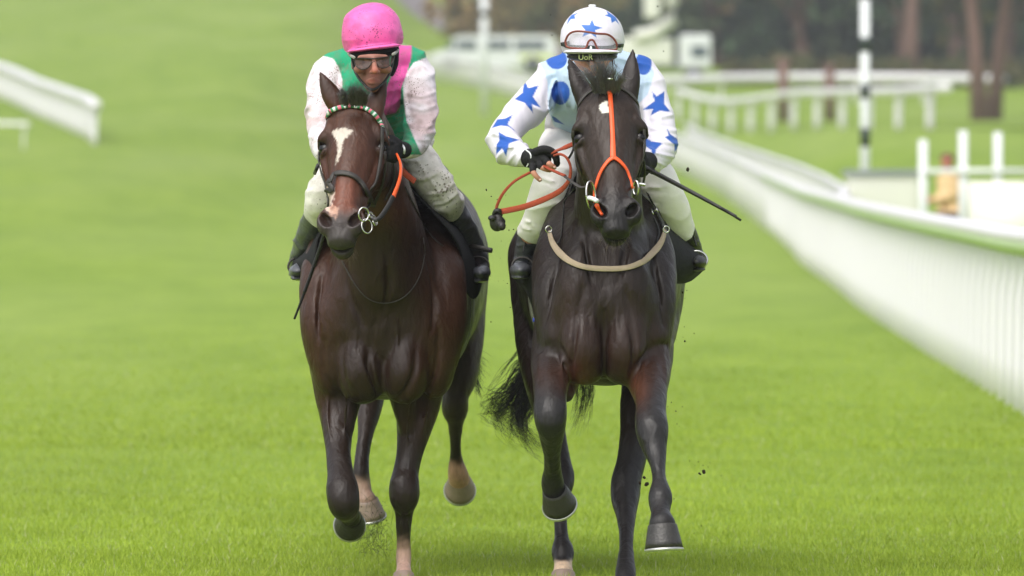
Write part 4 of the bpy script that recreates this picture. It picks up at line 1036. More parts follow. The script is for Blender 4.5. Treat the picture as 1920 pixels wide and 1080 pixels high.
def fist(f, c, a, b, n, grow=0, part='all'):
    """closed hand: a wrist->knuckles, b across the knuckles (index side), n out of the palm"""
    a, b, n = nrm(a), nrm(b), nrm(n); c = np.array(c)
    f.ell(c+a*.012, np.array([.046, .043, .020])+grow, .012, np.array([a, b, n]))
    for i, L in enumerate((.92, 1.0, .95, .8)):
        p0 = c+a*.042+b*(1.5-i)*.0205; p1 = p0+a*.020*L+n*.012; p2 = p1+n*.026*L-a*.004; p3 = p2-a*.024*L
        if part == 'all': f.tube([[*p0, .0108], [*p1, .0104], [*p2, .0095], [*p3, .0085]], .005, 3)
        else: f.tube([[*p0, .0108+grow], [*p1, .0106+grow], [*((p1+p2)/2), .0100+grow]], .006, 3)
    t0 = c+b*.032-a*.010; t1 = t0+b*.016+a*.024+n*.014; t2 = t1+a*.018+n*.020-b*.014
    f.tube([[*t0, .015+grow], [*t1, .0125+grow]]+([[*t2, .0105]] if part == 'all' else []), .008, 3)
WR = lambda seed, amp, sc=16: (lambda x, y, z: amp*(.5-1.3*(1-np.minimum(1, np.abs(vnoise(np.stack([x*.7, y*.7, z*1.7], 1), sc, seed, 2))*1.6))**2))
def folds(lines):
    """cloth folds: raised ridges along curves (px, py, d), each with half width and height"""
    C_ = [(curve(p, 5), w_, h_) for p, w_, h_ in lines]
    def f(x, y, z):
        P = np.stack([x, y, z], 1); out = np.zeros(len(P)); h_k = .8
        for c, w_, h_ in C_:
            d = np.full(len(P), 1e9)
            for a, b in zip(c[:-1], c[1:]):
                ab = (b-a)[[0, 2]]; Q = P[:, [0, 2]]-a[[0, 2]]; t = np.clip((Q@ab)/(ab@ab+1e-12), 0, 1); d = np.minimum(d, np.linalg.norm(Q-t[:, None]*ab, axis=1)+.3*np.maximum(0, np.abs(P[:, 1]-a[1])-.10))
            out -= h_k*h_*(np.exp(-(d/w_)**2)-.45*np.exp(-((d-2.2*w_)/w_)**2))
        return out
    return f

# ------------------------------------------------------------------ rider in stars (right)
def star_rider():
    root = empty('person', tuple(W(1120, 260, 29.9)), 'jockey in pale silks with blue stars and spots, crouched low on the dark horse', 'person')
    box = (-.14, .80, -1.45, .50, 1.05, 2.30)
    arms = {-1: [(1040, 142, 29.42, 33), (1016, 172, 29.36, 34), (985, 210, 29.26, 31), (952, 243, 29.15, 30.5), (944, 266, 29.1, 30), (958, 286, 29.02, 26), (982, 294, 28.93, 20.5), (1000, 297, 28.85, 15)],
            1: [(1196, 140, 29.42, 34), (1214, 175, 29.36, 36), (1228, 215, 29.26, 34), (1237, 250, 29.18, 33), (1239, 278, 29.1, 32), (1226, 298, 29.0, 25), (1210, 304, 28.92, 18), (1200, 306, 28.85, 14)]}
    legs = {-1: [(1080, 255, 29.98, 42), (1058, 270, 29.7, 44), (1046, 300, 29.42, 38), (1034, 350, 29.34, 35), (1016, 400, 29.4, 31), (996, 438, 29.48, 25)],
            1: [(1150, 255, 29.98, 42), (1188, 280, 29.7, 44), (1212, 312, 29.42, 38), (1240, 355, 29.34, 36), (1260, 398, 29.4, 32), (1280, 432, 29.48, 24)]}
    shin = {-1: [(1004, 425, 29.46, 23), (990, 455, 29.54, 20), (982, 480, 29.6, 16.5), (978, 498, 29.6, 15)],
            1: [(1276, 425, 29.46, 23), (1290, 452, 29.54, 20), (1299, 470, 29.6, 16.5), (1303, 485, 29.6, 15)]}
    feet = {-1: [(978, 500, 29.66, 16), (976, 506, 29.52, 17), (984, 509, 29.36, 15)], 1: [(1302, 486, 29.66, 16), (1305, 492, 29.52, 17), (1308, 494, 29.36, 15)]}
    def torso(f, g):
        f.tube(rows([(1112, 150, 29.36, 50), (1108, 190, 29.48, 58), (1104, 232, 29.72, 56), (1110, 262, 29.98, 56)], g), .03, sc=(1.38, 1, 1))
        f.tube(rows([(1050, 138, 29.42, 34), (1112, 122, 29.42, 38), (1188, 136, 29.42, 34)], g), .03)
        f.ell(W(1114, 168, 29.30), (.13+g, .09+g, .09+g), .05)
        f.tube(rows([(1112, 120, 29.7, 50), (1112, 175, 30.0, 58), (1112, 240, 30.15, 60)], g), .05, sc=(1.3, 1, 1))
    # body (skin), one continuous figure under the clothes
    f = fields(box, .008, ([(W(985, 0, 29)[0], W(1055, 0, 29)[0], .003)], [(-1.30, -1.05, .004)], [(W(0, 345, 29)[2], W(0, 270, 29)[2], .003)]))
    torso(f, -.012)
    for s in (-1, 1):
        f.tube(rows(arms[s], -.008), .015); f.tube(rows(legs[s], -.008), .02); f.tube(rows(shin[s], -.012), .01); f.tube(rows(feet[s][:2], -.014), .012)
    f.tube(rows([(1112, 130, 29.4, 26), (1111, 105, 29.25, 27)]), .02)
    f.ell(W(1110, 92, 29.14), (.078, .10, .095), .02); f.tube(rows([(1110, 112, 29.10, 26), (1110, 126, 29.06, 18)]), .02)
    f.tube(rows([(1110, 112, 28.99, 4), (1110, 120, 28.97, 6)]), .008)
    for s in (-1, 1): f.ell(W(1110+s*38, 102, 29.16), (.008, .018, .03), .006)
    dh = 28.82
    f.ell(W(1010, 297, dh), (.044, .026, .032), .012)
    FG = [[(1022, 287, dh-.01, 5.6), (1036, 289, dh-.03, 5.4), (1043, 298, dh-.03, 5), (1044, 308, dh-.01, 4.6)],
          [(1018, 296, dh-.02, 6), (1026, 304, dh-.05, 5.8), (1033, 310, dh-.055, 5.4), (1039, 314, dh-.045, 4.8)],
          [(1010, 302, dh-.015, 6), (1014, 312, dh-.04, 5.6), (1023, 317, dh-.04, 5.2), (1031, 319, dh-.02, 4.8)],
          [(1000, 306, dh-.01, 6), (999, 319, dh-.03, 5.6), (1004, 329, dh-.035, 5.2), (1012, 337, dh-.03, 4.6)],
          [(1004, 286, dh-.02, 7), (1020, 280, dh-.03, 6), (1034, 283, dh-.035, 5.4), (1042, 291, dh-.03, 5)]]
    for q in FG: f.tube(rows(q), .004, 4)
    fist(f, W(1200, 308, 28.84), (-.45, -.5, -.3), (0, -.2, 1), (-.5, .6, 0))
    P, Fc = f.mesh(); P = relax(P, Fc, 1)
    col = np.tile(np.array(lin('C98F78')), (len(P), 1))
    mk('body', P, Fc, M['skin'], root, col)
    # nails
    m = MB()
    for x, y, d in ((1040, 313.5, dh-.062), (1013, 337, dh-.045)): m.sphere(W(x, y, d), (.005, .002, .004), 10, 6)
    m.build('fingernails', simple('nail', (.88, .72, .66), .3), root)
    # silks
    f = fields(box, .0055)
    torso(f, .004)
    for s in (-1, 1): f.tube(rows(arms[s], .003), .016)
    for s in (-1, 1):
        e = W(arms[s][-1][0]-s*(-3), arms[s][-1][1], arms[s][-1][2]); a = W(*arms[s][-1][:3]); b = W(*arms[s][-2][:3]); n = nrm(a-b)
        plane_cut(f, b+(a-b)*.55, n, a-.06, a+.06)
    plane_cut(f, W(1100, 262, 29.9), (0, .95, -.5), W(1000, 330, 29.2)-np.array([.3, .3, .2]), W(1230, 200, 30.4)+np.array([.3, .4, .2]))
    fd = folds([([(1040, 150, 29.2), (1030, 195, 29.15), (1040, 225, 29.2)], .008, .010), ([(1052, 165, 29.15), (1062, 205, 29.2), (1060, 235, 29.3)], .007, .006),
                ([(1000, 165, 29.1), (1020, 200, 29.1)], .006, .006), ([(960, 215, 28.95), (985, 238, 29.0)], .006, .005), ([(925, 250, 29.0), (960, 262, 28.9)], .006, .007), ([(930, 275, 29.0), (962, 276, 28.85)], .005, .006),
                ([(952, 305, 28.9), (970, 280, 28.85)], .005, .006), ([(968, 312, 28.85), (982, 282, 28.8)], .004, .005),
                ([(1212, 150, 29.2), (1205, 190, 29.15), (1212, 235, 29.1)], .008, .008), ([(1262, 215, 29.1), (1225, 222, 29.0)], .006, .006), ([(1268, 245, 29.1), (1222, 240, 28.95)], .006, .006),
                ([(1272, 270, 29.1), (1225, 262, 28.9)], .006, .006), ([(1265, 295, 29.0), (1215, 283, 28.8)], .005, .006), ([(1250, 312, 28.95), (1212, 295, 28.8)], .004, .005),
                ([(1010, 120, 29.3), (1055, 130, 29.25)], .008, .005), ([(1080, 180, 29.2), (1076, 240, 29.4)], .008, .006)])
    wn = WR(31, .010, 22)
    P, Fc = f.mesh(lambda x, y, z: fd(x, y, z)+wn(x, y, z)); P = relax(P, Fc, 1)
    px, py = PX(P)
    col = np.tile(np.array(lin('DEDAE4')), (len(P), 1))
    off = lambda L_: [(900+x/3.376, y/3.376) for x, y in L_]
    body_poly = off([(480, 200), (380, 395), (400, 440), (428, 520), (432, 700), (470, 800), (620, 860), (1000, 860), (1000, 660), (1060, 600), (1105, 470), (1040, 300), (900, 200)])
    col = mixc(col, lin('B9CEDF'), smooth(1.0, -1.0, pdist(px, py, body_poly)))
    BLUE = lin('2458AE')
    for poly in (off([(282, 508), (306, 558), (372, 540), (335, 612), (385, 682), (330, 660), (335, 715), (282, 650), (218, 628), (268, 588)]),
                 off([(75, 810), (110, 755), (160, 750), (208, 725), (175, 785), (235, 840), (180, 800), (130, 795)]),
                 off([(118, 835), (165, 862), (250, 885), (185, 908), (165, 990), (140, 940), (102, 978), (105, 915), (122, 890)]),
                 off([(1088, 578), (1118, 610), (1168, 578), (1165, 655), (1205, 708), (1140, 700), (1080, 730), (1095, 690), (1030, 695), (1105, 640)]),
                 off([(1182, 810), (1205, 850), (1250, 880), (1258, 930), (1232, 962), (1230, 915), (1170, 868), (1195, 858)]),
                 off([(1040, 865), (1085, 895), (1158, 905), (1115, 945), (1100, 1015), (1085, 950), (1040, 920)]),
                 off([(450, 730), (480, 745), (535, 790), (470, 770)])):
        col = mixc(col, BLUE, smooth(.9, -.9, pdist(px, py, poly)))
    for cx, cy, rx, ry in ((485, 375, 66, 63), (510, 588, 59, 75), (1035, 402, 52, 72), (980, 572, 26, 60)):
        x0, y0 = 900+cx/3.376, cy/3.376
        r_ = np.hypot((px-x0)/(rx/3.376), (py-y0)/(ry/3.376)); col = mixc(col, BLUE, smooth(1.05, .95, r_))
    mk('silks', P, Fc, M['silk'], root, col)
    # breeches
    f = fields(box, .006)
    f.ell(W(1118, 258, 29.95), (.165, .17, .13), .04)
    for s in (-1, 1): f.tube(rows(legs[s], .004), .025)
    for s in (-1, 1):
        a = W(*legs[s][-1][:3]); b = W(*legs[s][-2][:3]); plane_cut(f, a-nrm(a-b)*-.006, a-b, a-.09, a+.09)
    fd = folds([([(1010, 330, 29.3), (1045, 342, 29.1), (1072, 325, 29.2)], .006, .006), ([(985, 415, 29.3), (1010, 420, 29.1), (1036, 410, 29.2)], .005, .006), ([(980, 428, 29.35), (1005, 433, 29.2), (1028, 422, 29.2)], .004, .005),
                ([(1225, 385, 29.2), (1255, 388, 29.05), (1288, 372, 29.2)], .006, .006), ([(1236, 405, 29.2), (1262, 408, 29.1), (1292, 392, 29.2)], .005, .006), ([(1220, 350, 29.2), (1250, 352, 29.1), (1275, 335, 29.2)], .006, .005),
                ([(1030, 240, 29.6), (1040, 300, 29.1)], .008, .005)])
    wn = WR(35, .005, 24)
    P, Fc = f.mesh(lambda x, y, z: fd(x, y, z)+wn(x, y, z)); P = relax(P, Fc, 1)
    mk('breeches', P, Fc, M['breeches'], root, np.tile(np.array(lin('F2EEEC')), (len(P), 1)))
    for s in (-1, 1):
        f = fields((-.10, .85, -.9, .1, 1.0, 1.6), .006)
        f.tube(rows(shin[s], .004), .01); f.ell(W(feet[s][1][0], feet[s][1][1], feet[s][1][2]-.04), (.042, .125, .030), .015); f.ell(W(feet[s][1][0], feet[s][1][1]+13, feet[s][1][2]-.04), (.038, .105, .008), .004)
        cf = folds([([(p[0]-20, p[1]+6, p[2]-.1), (p[0]+20, p[1]+2, p[2]-.1)], .005, .005) for p in (shin[s][1], shin[s][2])])
        P, Fc = f.mesh(cf)
        mk('boot', P, Fc, M['grey_leather'] if s < 0 else M['black_leather'], root)
    # gloves
    f = fields((W(950, 0, 29)[0], W(1065, 0, 29)[0], -1.36, -.95, W(0, 350, 29)[2], W(0, 265, 29)[2]), .0032)
    f.ell(W(1010, 297, dh), (.048, .030, .036), .012); f.tube(rows([(986, 296, 28.92, 18), (1000, 297, 28.86, 17), (1008, 297, dh, 14)]), .01)
    for i, q in enumerate(FG):
        n = (4, 2, 2, 2, 4)[i]; f.tube(rows(q[:n], .0028), .004, 4)
    P, Fc = f.mesh(WR(3, .002, 60)); mk('glove', P, Fc, M['black_cloth'], root)
    P, nn = free([(984, 281, 28.86), (992, 288, 28.83), (993, 298, 28.83), (986, 312, 28.86)], (-.3, -1, 0)); strap('glove_cuff', (P+np.array([.004, -.030, 0]), nn), .005, .002, M['white_paint'], root)
    f = fields((W(1150, 0, 29)[0], W(1245, 0, 29)[0], -1.45, -.85, W(0, 365, 29)[2], W(0, 260, 29)[2]), .004)
    fist(f, W(1200, 308, 28.84), (-.45, -.5, -.3), (0, -.2, 1), (-.5, .6, 0), .003, 'glove'); f.tube(rows([(1214, 303, 28.92, 19), (1203, 306, 28.86, 17)]), .01)
    P, Fc = f.mesh(); mk('glove', P, Fc, M['black_cloth'], root)
    # helmet with cap cover
    hc = W(1110.5, 74, 29.14)
    f = fields((hc[0]-.16, hc[0]+.16, hc[1]-.22, hc[1]+.2, hc[2]-.13, hc[2]+.17), .0032)
    f.ell(hc, (.1225, .148, .124), .02); plane_cut(f, W(1110, 100, 29.1), (0, 0, -1), hc-.25, hc+.25, .004)
    f.ell(W(1110, 97, 28.975), (.108, .065, .010), .012)
    P, Fc = f.mesh(WR(8, .0016, 30)); P = relax(P, Fc, 1); px, py = PX(P)
    col = np.tile(np.array(lin('E2DEEA')), (len(P), 1)); o2 = lambda L_: [(1030+x/8.306, y/8.306) for x, y in L_]
    for poly in (o2([(665, 300), (705, 395), (825, 435), (715, 470), (735, 590), (640, 520), (510, 575), (560, 470), (490, 385), (625, 390)]),
                 [(1087, 22.7), (1077, 29), (1079, 35), (1070, 36), (1062.5, 47), (1066, 35), (1072, 28)], [(1133, 28.5), (1140, 27), (1137, 20), (1150, 29), (1155, 33), (1161, 46), (1154, 39), (1147, 43), (1145, 33)]):
        col = mixc(col, lin('3A72C4'), smooth(.7, -.7, pdist(px, py, poly))*(P[:, 1] < hc[1]))
    hel = mk('helmet', P, Fc, M['cap'], root, col); hb = bvh_of(hel)
    m = MB(); t = W(1110.5, 12, 29.14); m.tube([t-np.array([0, 0, .006]), t+np.array([0, 0, .005]), t+np.array([0, 0, .007])], [.014, .014, .010], 16); m.build('button', M['white_paint'], hel)
    f = fields((hc[0]-.16, hc[0]+.16, hc[1]-.22, hc[1]+.2, hc[2]-.13, hc[2]+.03), .004)
    f.ell(hc-np.array([0, -.01, .012]), (.112, .128, .088), .02); f.ell(W(1110, 106, 29.0), (.096, .062, .020), .014)
    plane_cut(f, W(1110, 98, 29), (0, 0, 1), hc-.3, hc+.3); P, Fc = f.mesh(); sh = mk('shell', P, Fc, M['black_leather'], hel); sb = bvh_of(sh)
    # lettering on the peak's underside
    cu = bpy.data.curves.new('lettering', 'FONT'); cu.body = 'UoR'; cu.size = .03; cu.extrude = .0006; cu.align_x = 'CENTER'
    tmp = bpy.data.objects.new('tmp', cu); C.objects.link(tmp); bpy.context.view_layer.update()
    me = bpy.data.meshes.new_from_object(tmp.evaluated_get(bpy.context.evaluated_depsgraph_get())); bpy.data.objects.remove(tmp)
    me.materials.clear(); me.materials.append(simple('lime_print', (.62, .68, .38), .5)); q = bpy.data.objects.new('lettering', me); C.objects.link(q)
    q.parent = sh; lw = W(1098, 112.0, 28.93); q.location = Vector(lw)-root.location; q.rotation_euler = (math.radians(78), 0, 0)
    # goggles pushed up on the helmet
    gg = [(1060, 77), (1066, 65), (1078, 59), (1097.5, 59.5), (1119, 63), (1138, 64.5), (1149, 71), (1156, 82), (1155, 93), (1140, 94), (1124, 94), (1119, 89), (1114, 78), (1109, 74.6), (1103.5, 78), (1100, 87), (1095, 91.5), (1082, 91), (1070, 90), (1062.5, 87), (1060, 77)]
    gp = curve([(x, y, 28.965+.0010*abs(x-1110)**1.25*.55) for x, y in gg], 5); gp[:, 1] -= .006
    m = MB(); m.tube(gp, .0042, 8, cap=False); fr = m.build('goggles', M['goggle_frame'], hel)
    cpt = gp.mean(0); cpt[1] -= .02; V = [cpt]+list(gp[:-1]); n = len(V)-1
    mk('lens', np.array(V), [(0, i+1, (i+1) % n+1) for i in range(n)], M['lens'], fr)
    P, nn = snap(hb, [(1052, 84, 29.2), (1056, 83, 29.05), (1063, 86, 28.97), (1090, 88, 28.93), (1110, 88, 28.92), (1135, 89, 28.93), (1155, 86, 28.97), (1166, 85, 29.05), (1170, 87, 29.2)], .0015); strap('strap', (P, nn), .014, .002, M['black_paint'], fr)
    for a, b in ((1053, 1068), (1151, 1164)): strap('buckle', snap(hb, [(a, 82 if a < 1100 else 85, 28.98), (b, 79.5 if a < 1100 else 85, 28.95)], .004, 6), .014, .003, M['black_leather'], fr)
    m = MB(); m.sphere(W(1108, 91, 28.94), (.005, .004, .010), 10, 8); m.build('clip', M['white_paint'], fr)
    g = np.random.default_rng(12)
    R_ = []
    for i in range(60):
        x = g.uniform(1066, 1156); b = W(x, 110, 29.16); R_.append([b, b+np.array([.002, -.01, -.02]), b+np.array([g.normal()*.01, -.01, -.04])])
    hairs('hair', R_, simple('brown_hair', (.35, .22, .15), .6), root, .001, 3)
    return root

# ------------------------------------------------------------------ rider with the pink cap (left)
def pink_rider():
    root = empty('person', tuple(W(760, 270, 30.5)), 'jockey in pink cap, green silks and mud-splashed white sleeves on the bay horse', 'person')
    box = (-.90, -.04, -.65, 1.2, 1.10, 2.30)
    arms = {-1: [(618, 138, 30.0, 30), (607, 170, 29.92, 30), (604, 215, 29.82, 29), (603, 250, 29.72, 27), (606, 280, 29.6, 23), (618, 296, 29.48, 17)],
            1: [(778, 135, 30.0, 32), (786, 165, 29.92, 33), (789, 205, 29.84, 30), (786, 245, 29.78, 27), (780, 268, 29.72, 25), (768, 279, 29.64, 20), (753, 282, 29.56, 14)]}
    legs = {-1: [(715, 265, 30.5, 38), (672, 290, 30.3, 38), (630, 330, 30.08, 36), (604, 372, 29.98, 30), (594, 402, 30.05, 25)],
            1: [(752, 262, 30.5, 38), (770, 292, 30.3, 38), (798, 325, 30.12, 36), (826, 362, 30.1, 33), (846, 388, 30.2, 25)]}
    shin = {-1: [(594, 400, 30.05, 23), (578, 440, 30.2, 22), (566, 478, 30.35, 20), (562, 500, 30.4, 17)],
            1: [(842, 382, 30.2, 22), (862, 415, 30.35, 21), (880, 450, 30.5, 21), (892, 485, 30.6, 20), (898, 505, 30.6, 18)]}
    feet = {-1: [(562, 500, 30.45, 17), (560, 508, 30.28, 17), (564, 512, 30.14, 15)], 1: [(897, 505, 30.66, 17), (900, 512, 30.5, 18), (900, 514, 30.36, 15)]}
    def torso(f, g):
        f.tube(rows([(700, 150, 29.98, 50), (708, 190, 30.12, 52), (728, 235, 30.34, 46), (738, 262, 30.5, 42)], g), .03, sc=(1.28, 1, 1))
        f.tube(rows([(628, 128, 30.0, 32), (700, 112, 29.98, 34), (770, 124, 30.0, 33)], g), .03)
        f.ell(W(702, 170, 29.92), (.13+g, .09+g, .11+g), .05)
        f.tube(rows([(704, 125, 30.2, 46), (720, 190, 30.5, 50), (735, 250, 30.7, 52)], g), .05, sc=(1.25, 1, 1))
    f = fields(box, .008, ([(W(650, 0, 29.5)[0], W(752, 0, 29.5)[0], .0034)], [(-.62, -.30, .0036)], [(W(0, 178, 29.5)[2], W(0, 85, 29.5)[2], .0034)]))
    torso(f, -.012)
    for s in (-1, 1):
        f.tube(rows(arms[s], -.008), .015); f.tube(rows(legs[s], -.008), .02); f.tube(rows(shin[s], -.012), .01); f.tube(rows(feet[s][:2], -.014), .012)
    # neck, skull, face looking down over the horse's head
    f.tube(rows([(700, 140, 29.95, 28), (699, 118, 29.75, 27)]), .02)
    f.ell(W(698, 82, 29.60), (.080, .098, .098), .02)
    f.ell(W(698, 118, 29.54), (.066, .070, .062), .03)
    f.tube(rows([(698, 134, 29.52, 27), (698, 150, 29.49, 20), (698, 160, 29.48, 14)]), .03)
    f.tube(rows([(676, 109, 29.44, 6), (698, 107, 29.415, 6), (722, 108, 29.44, 6)]), .016)                       # brow
    f.tube(rows([(701, 110, 29.41, 4), (702, 122, 29.385, 5), (703, 133, 29.365, 7)]), .010)                        # nose
    for s in (-1, 1):
        f.ell(W(703+s*6, 135, 29.385), (.009, .012, .008), .006); f.ell(W(699+s*21, 117, 29.425), (.020, .014, .013), .012, mode='s')
        f.ell(W(699+s*25, 130, 29.45), (.022, .022, .018), .02)                                                     # cheekbone
        f.ell(W(699+s*37, 118, 29.66), (.008, .018, .028), .008)                                                    # ear
        f.ell(W(699+s*20, 117.5, 29.45), (.012, .012, .009), .006)                                                  # closed lids
    f.tube(rows([(689, 151, 29.435, 2.4), (699, 148, 29.415, 3.4), (710, 151, 29.435, 2.4)]), .008)
    f.tube(rows([(689, 154, 29.44, 2.8), (699, 155, 29.42, 4.0), (710, 154, 29.44, 2.8)]), .008)
    f.tube(rows([(688, 153.8, 29.425, 1.2), (699, 151.3, 29.405, 1.4), (711, 153.4, 29.425, 1.2)]), .003, mode='s')
    f.ell(W(698, 163, 29.46), (.018, .018, .014), .016)
    fist(f, W(742, 284, 29.50), (-.5, -.7, .1), (.1, -.1, 1), (-.8, .5, 0)); fist(f, W(630, 302, 29.44), (.6, -.6, 0), (0, -.1, 1), (.7, .6, 0))
    P, Fc = f.mesh(); P = relax(P, Fc, 1); px, py = PX(P)
    col = np.tile(np.array(lin('99695A')), (len(P), 1))
    col = mixc(col, lin('AE6654'), np.exp(-((px-703)/10)**2-((py-133)/9)**2)*.9); col = mixc(col, lin('A45C54'), np.exp(-((px-699)/13)**2-((py-152)/3.2)**2)*.85*(P[:, 1] < -.4))
    mk('body', P, Fc, M['skin'], root, col)
    # silks
    f = fields(box, .0058)
    torso(f, .004)
    for s in (-1, 1): f.tube(rows(arms[s], .003), .016)
    for s in (-1, 1):
        a = W(*arms[s][-1][:3]); b = W(*arms[s][-2][:3]); plane_cut(f, b+(a-b)*.6, a-b, a-.07, a+.07)
    plane_cut(f, W(740, 262, 30.3), (0, .9, -.6), W(640, 330, 29.8)-np.array([.1, .3, .2]), W(820, 200, 31)+np.array([.3, .4, .2]))
    fd = folds([([(640, 130, 29.8), (636, 165, 29.75), (640, 200, 29.8)], .008, .009), ([(757, 130, 29.85), (756, 175, 29.8), (762, 215, 29.8)], .008, .009), ([(655, 120, 29.8), (668, 150, 29.75), (685, 175, 29.75)], .006, .007),
                ([(765, 175, 29.8), (790, 180, 29.7), (815, 172, 29.8)], .006, .006), ([(768, 200, 29.75), (792, 206, 29.65), (815, 198, 29.8)], .006, .005), ([(765, 232, 29.75), (788, 240, 29.6), (810, 235, 29.7)], .006, .007),
                ([(762, 255, 29.65), (785, 262, 29.6), (803, 262, 29.65)], .005, .005), ([(580, 175, 29.8), (605, 180, 29.7), (630, 175, 29.8)], .006, .006), ([(577, 215, 29.7), (602, 222, 29.6), (625, 215, 29.7)], .006, .006), ([(578, 255, 29.6), (600, 262, 29.5), (622, 252, 29.6)], .006, .006),
                ([(735, 125, 29.85), (738, 165, 29.8), (725, 215, 29.9)], .006, .006)])
    wn = WR(41, .010, 22)
    P, Fc = f.mesh(lambda x, y, z: fd(x, y, z)+wn(x, y, z)); P = relax(P, Fc, 1); px, py = PX(P)
    col = np.tile(np.array(lin('E2DBDF')), (len(P), 1))
    col = mixc(col, lin('CBAFB0'), .75*smooth(-.15, .7, vnoise(P*np.array([1, .5, 1.6]), 30, 71))*smooth(120, 215, py))
    gpoly = [(603, 104), (625, 110), (636, 128), (642, 150), (641, 180), (650, 230), (700, 290), (790, 290), (762, 226), (757, 190), (756, 160), (760, 140), (775, 118), (803, 106), (802, 90), (770, 60), (640, 60), (600, 100)]
    col = mixc(col, lin('1E9A6E'), smooth(1.0, -1.0, pdist(px, py, gpoly)))
    ppoly = [(745, 60), (772, 82), (771, 108), (762, 140), (752, 165), (750, 200), (742, 212), (715, 218), (700, 212), (722, 170), (735, 140), (745, 110)]
    col = mixc(col, lin('D9569F'), smooth(1.0, -1.0, pdist(px, py, ppoly)))
    mk('silks', P, Fc, M['silk_mud'], root, col)
    f = fields(box, .0062)
    f.ell(W(742, 262, 30.55), (.15, .17, .12), .04)
    for s in (-1, 1): f.tube(rows(legs[s], .004), .025)
    for s in (-1, 1):
        a = W(*legs[s][-1][:3]); b = W(*legs[s][-2][:3]); plane_cut(f, a+nrm(a-b)*.01, a-b, a-.09, a+.09)
    fd = folds([([(770, 330, 30.0), (795, 335, 29.95), (825, 318, 30.0)], .006, .006), ([(800, 365, 30.0), (826, 362, 29.95), (850, 345, 30.0)], .006, .007), ([(812, 385, 30.0), (838, 378, 30.0), (858, 362, 30.1)], .005, .006), ([(760, 300, 30.1), (790, 300, 30.0), (800, 280, 30.1)], .007, .006), ([(780, 300, 30.0), (812, 345, 29.95), (830, 375, 30.0)], .005, .005)])
    wn = WR(45, .008, 26)
    P, Fc = f.mesh(lambda x, y, z: fd(x, y, z)+wn(x, y, z)); P = relax(P, Fc, 1)
    mk('breeches', P, Fc, M['breeches_mud'], root, np.tile(np.array(lin('EAE6DE')), (len(P), 1)))
    for s in (-1, 1):
        f = fields((-.95, -.05, -.1, .8, 1.05, 1.62), .0065)
        f.tube(rows(shin[s], .004), .01); f.ell(W(feet[s][1][0], feet[s][1][1], feet[s][1][2]-.04), (.042, .125, .030), .015); f.ell(W(feet[s][1][0], feet[s][1][1]+13, feet[s][1][2]-.04), (.038, .105, .008), .004)
        P, Fc = f.mesh(WR(51+s, .006, 30)); mk('boot', P, Fc, M['grey_leather'], root)
    for c, a, b, n, wr in ((W(742, 284, 29.50), (-.5, -.7, .1), (.1, -.1, 1), (-.8, .5, 0), (756, 281, 29.58)), (W(630, 302, 29.44), (.6, -.6, 0), (0, -.1, 1), (.7, .6, 0), (618, 297, 29.5))):
        f = fields((c[0]-.12, c[0]+.12, c[1]-.14, c[1]+.14, c[2]-.09, c[2]+.09), .004)
        fist(f, c, a, b, n, .003, 'glove'); f.tube(rows([(*wr, 16), ((wr[0]+(742 if wr[0] > 700 else 630))/2, wr[1]+1, wr[2]-.03, 16)]), .01); P, Fc = f.mesh(); mk('glove', P, Fc, M['black_cloth'], root)
    P, nn = free([(750, 268, 29.55), (757, 276, 29.52), (758, 284, 29.52), (755, 295, 29.55)], (.3, -1, 0)); strap('glove_cuff', (P, nn), .008, .003, M['white_paint'], root)
    # pink cap over the helmet, tipped slightly to one side
    hc = W(697, 58, 29.62); rl = math.radians(7); up = np.array([math.sin(-rl)*1, 0, math.cos(rl)]); up = nrm([-math.sin(rl), 0, math.cos(rl)])
    R = np.array([[math.cos(rl), 0, math.sin(rl)], [0, 1, 0], [-math.sin(rl), 0, math.cos(rl)]])
    f = fields((hc[0]-.17, hc[0]+.17, hc[1]-.26, hc[1]+.2, hc[2]-.16, hc[2]+.16), .0034)
    f.ell(hc-up*.012, (.118, .142, .112), .02, R); f.ell(hc+up*.035, (.098, .12, .068), .03, R)
    f.ell(hc-up*.05+np.array([0, .02, 0]), (.113, .12, .07), .02, R)
    plane_cut(f, hc-up*.066, -up, hc-.3, hc+.3, .004)
    f.ell(hc-up*.070+np.array([-.002, -.112, 0]), (.106, .075, .011), .014, R)
    P, Fc = f.mesh(WR(9, .002, 30)); P = relax(P, Fc, 1)
    hel = mk('helmet', P, Fc, M['cap_mud'], root, np.tile(np.array(lin('F06CB4')), (len(P), 1)))
    m = MB(); t = W(688, 13, 29.60); m.tube([t-up*.004, t+up*.003, t+up*.005], [.014, .013, .008], 14); m.build('button', M['cap_mud'], hel)
    a = hel.children[0].data.color_attributes.new('col', 'FLOAT_COLOR', 'POINT'); a.data.foreach_set('color', np.tile(np.array([*lin('E65CA6'), 1], np.float32), len(hel.children[0].data.vertices)))
    f = fields((hc[0]-.16, hc[0]+.16, hc[1]-.22, hc[1]+.2, hc[2]-.24, hc[2]+.02), .004)
    f.ell(hc-up*.055+np.array([0, -.03, 0]), (.092, .122, .066), .02, R); plane_cut(f, hc-up*.060, up, hc-.3, hc+.3)
    f.ell(W(700, 160, 29.50)+np.array([0, -.03, .0]), (.10, .12, .078), .008, mode='s')
    f.ell(hc-up*.086+np.array([0, -.095, 0]), (.092, .070, .028), .012, R)
    for s in (-1, 1): f.tube([[*(hc-up*.07+np.array([s*.084, -.02, 0])), .014], [*(hc-up*.13+np.array([s*.076, -.03, 0])), .011], [*(hc-up*.17+np.array([s*.058, -.05, 0])), .008]], .01)
    P, Fc = f.mesh(); mk('shell', P, Fc, M['black_cloth'], hel)
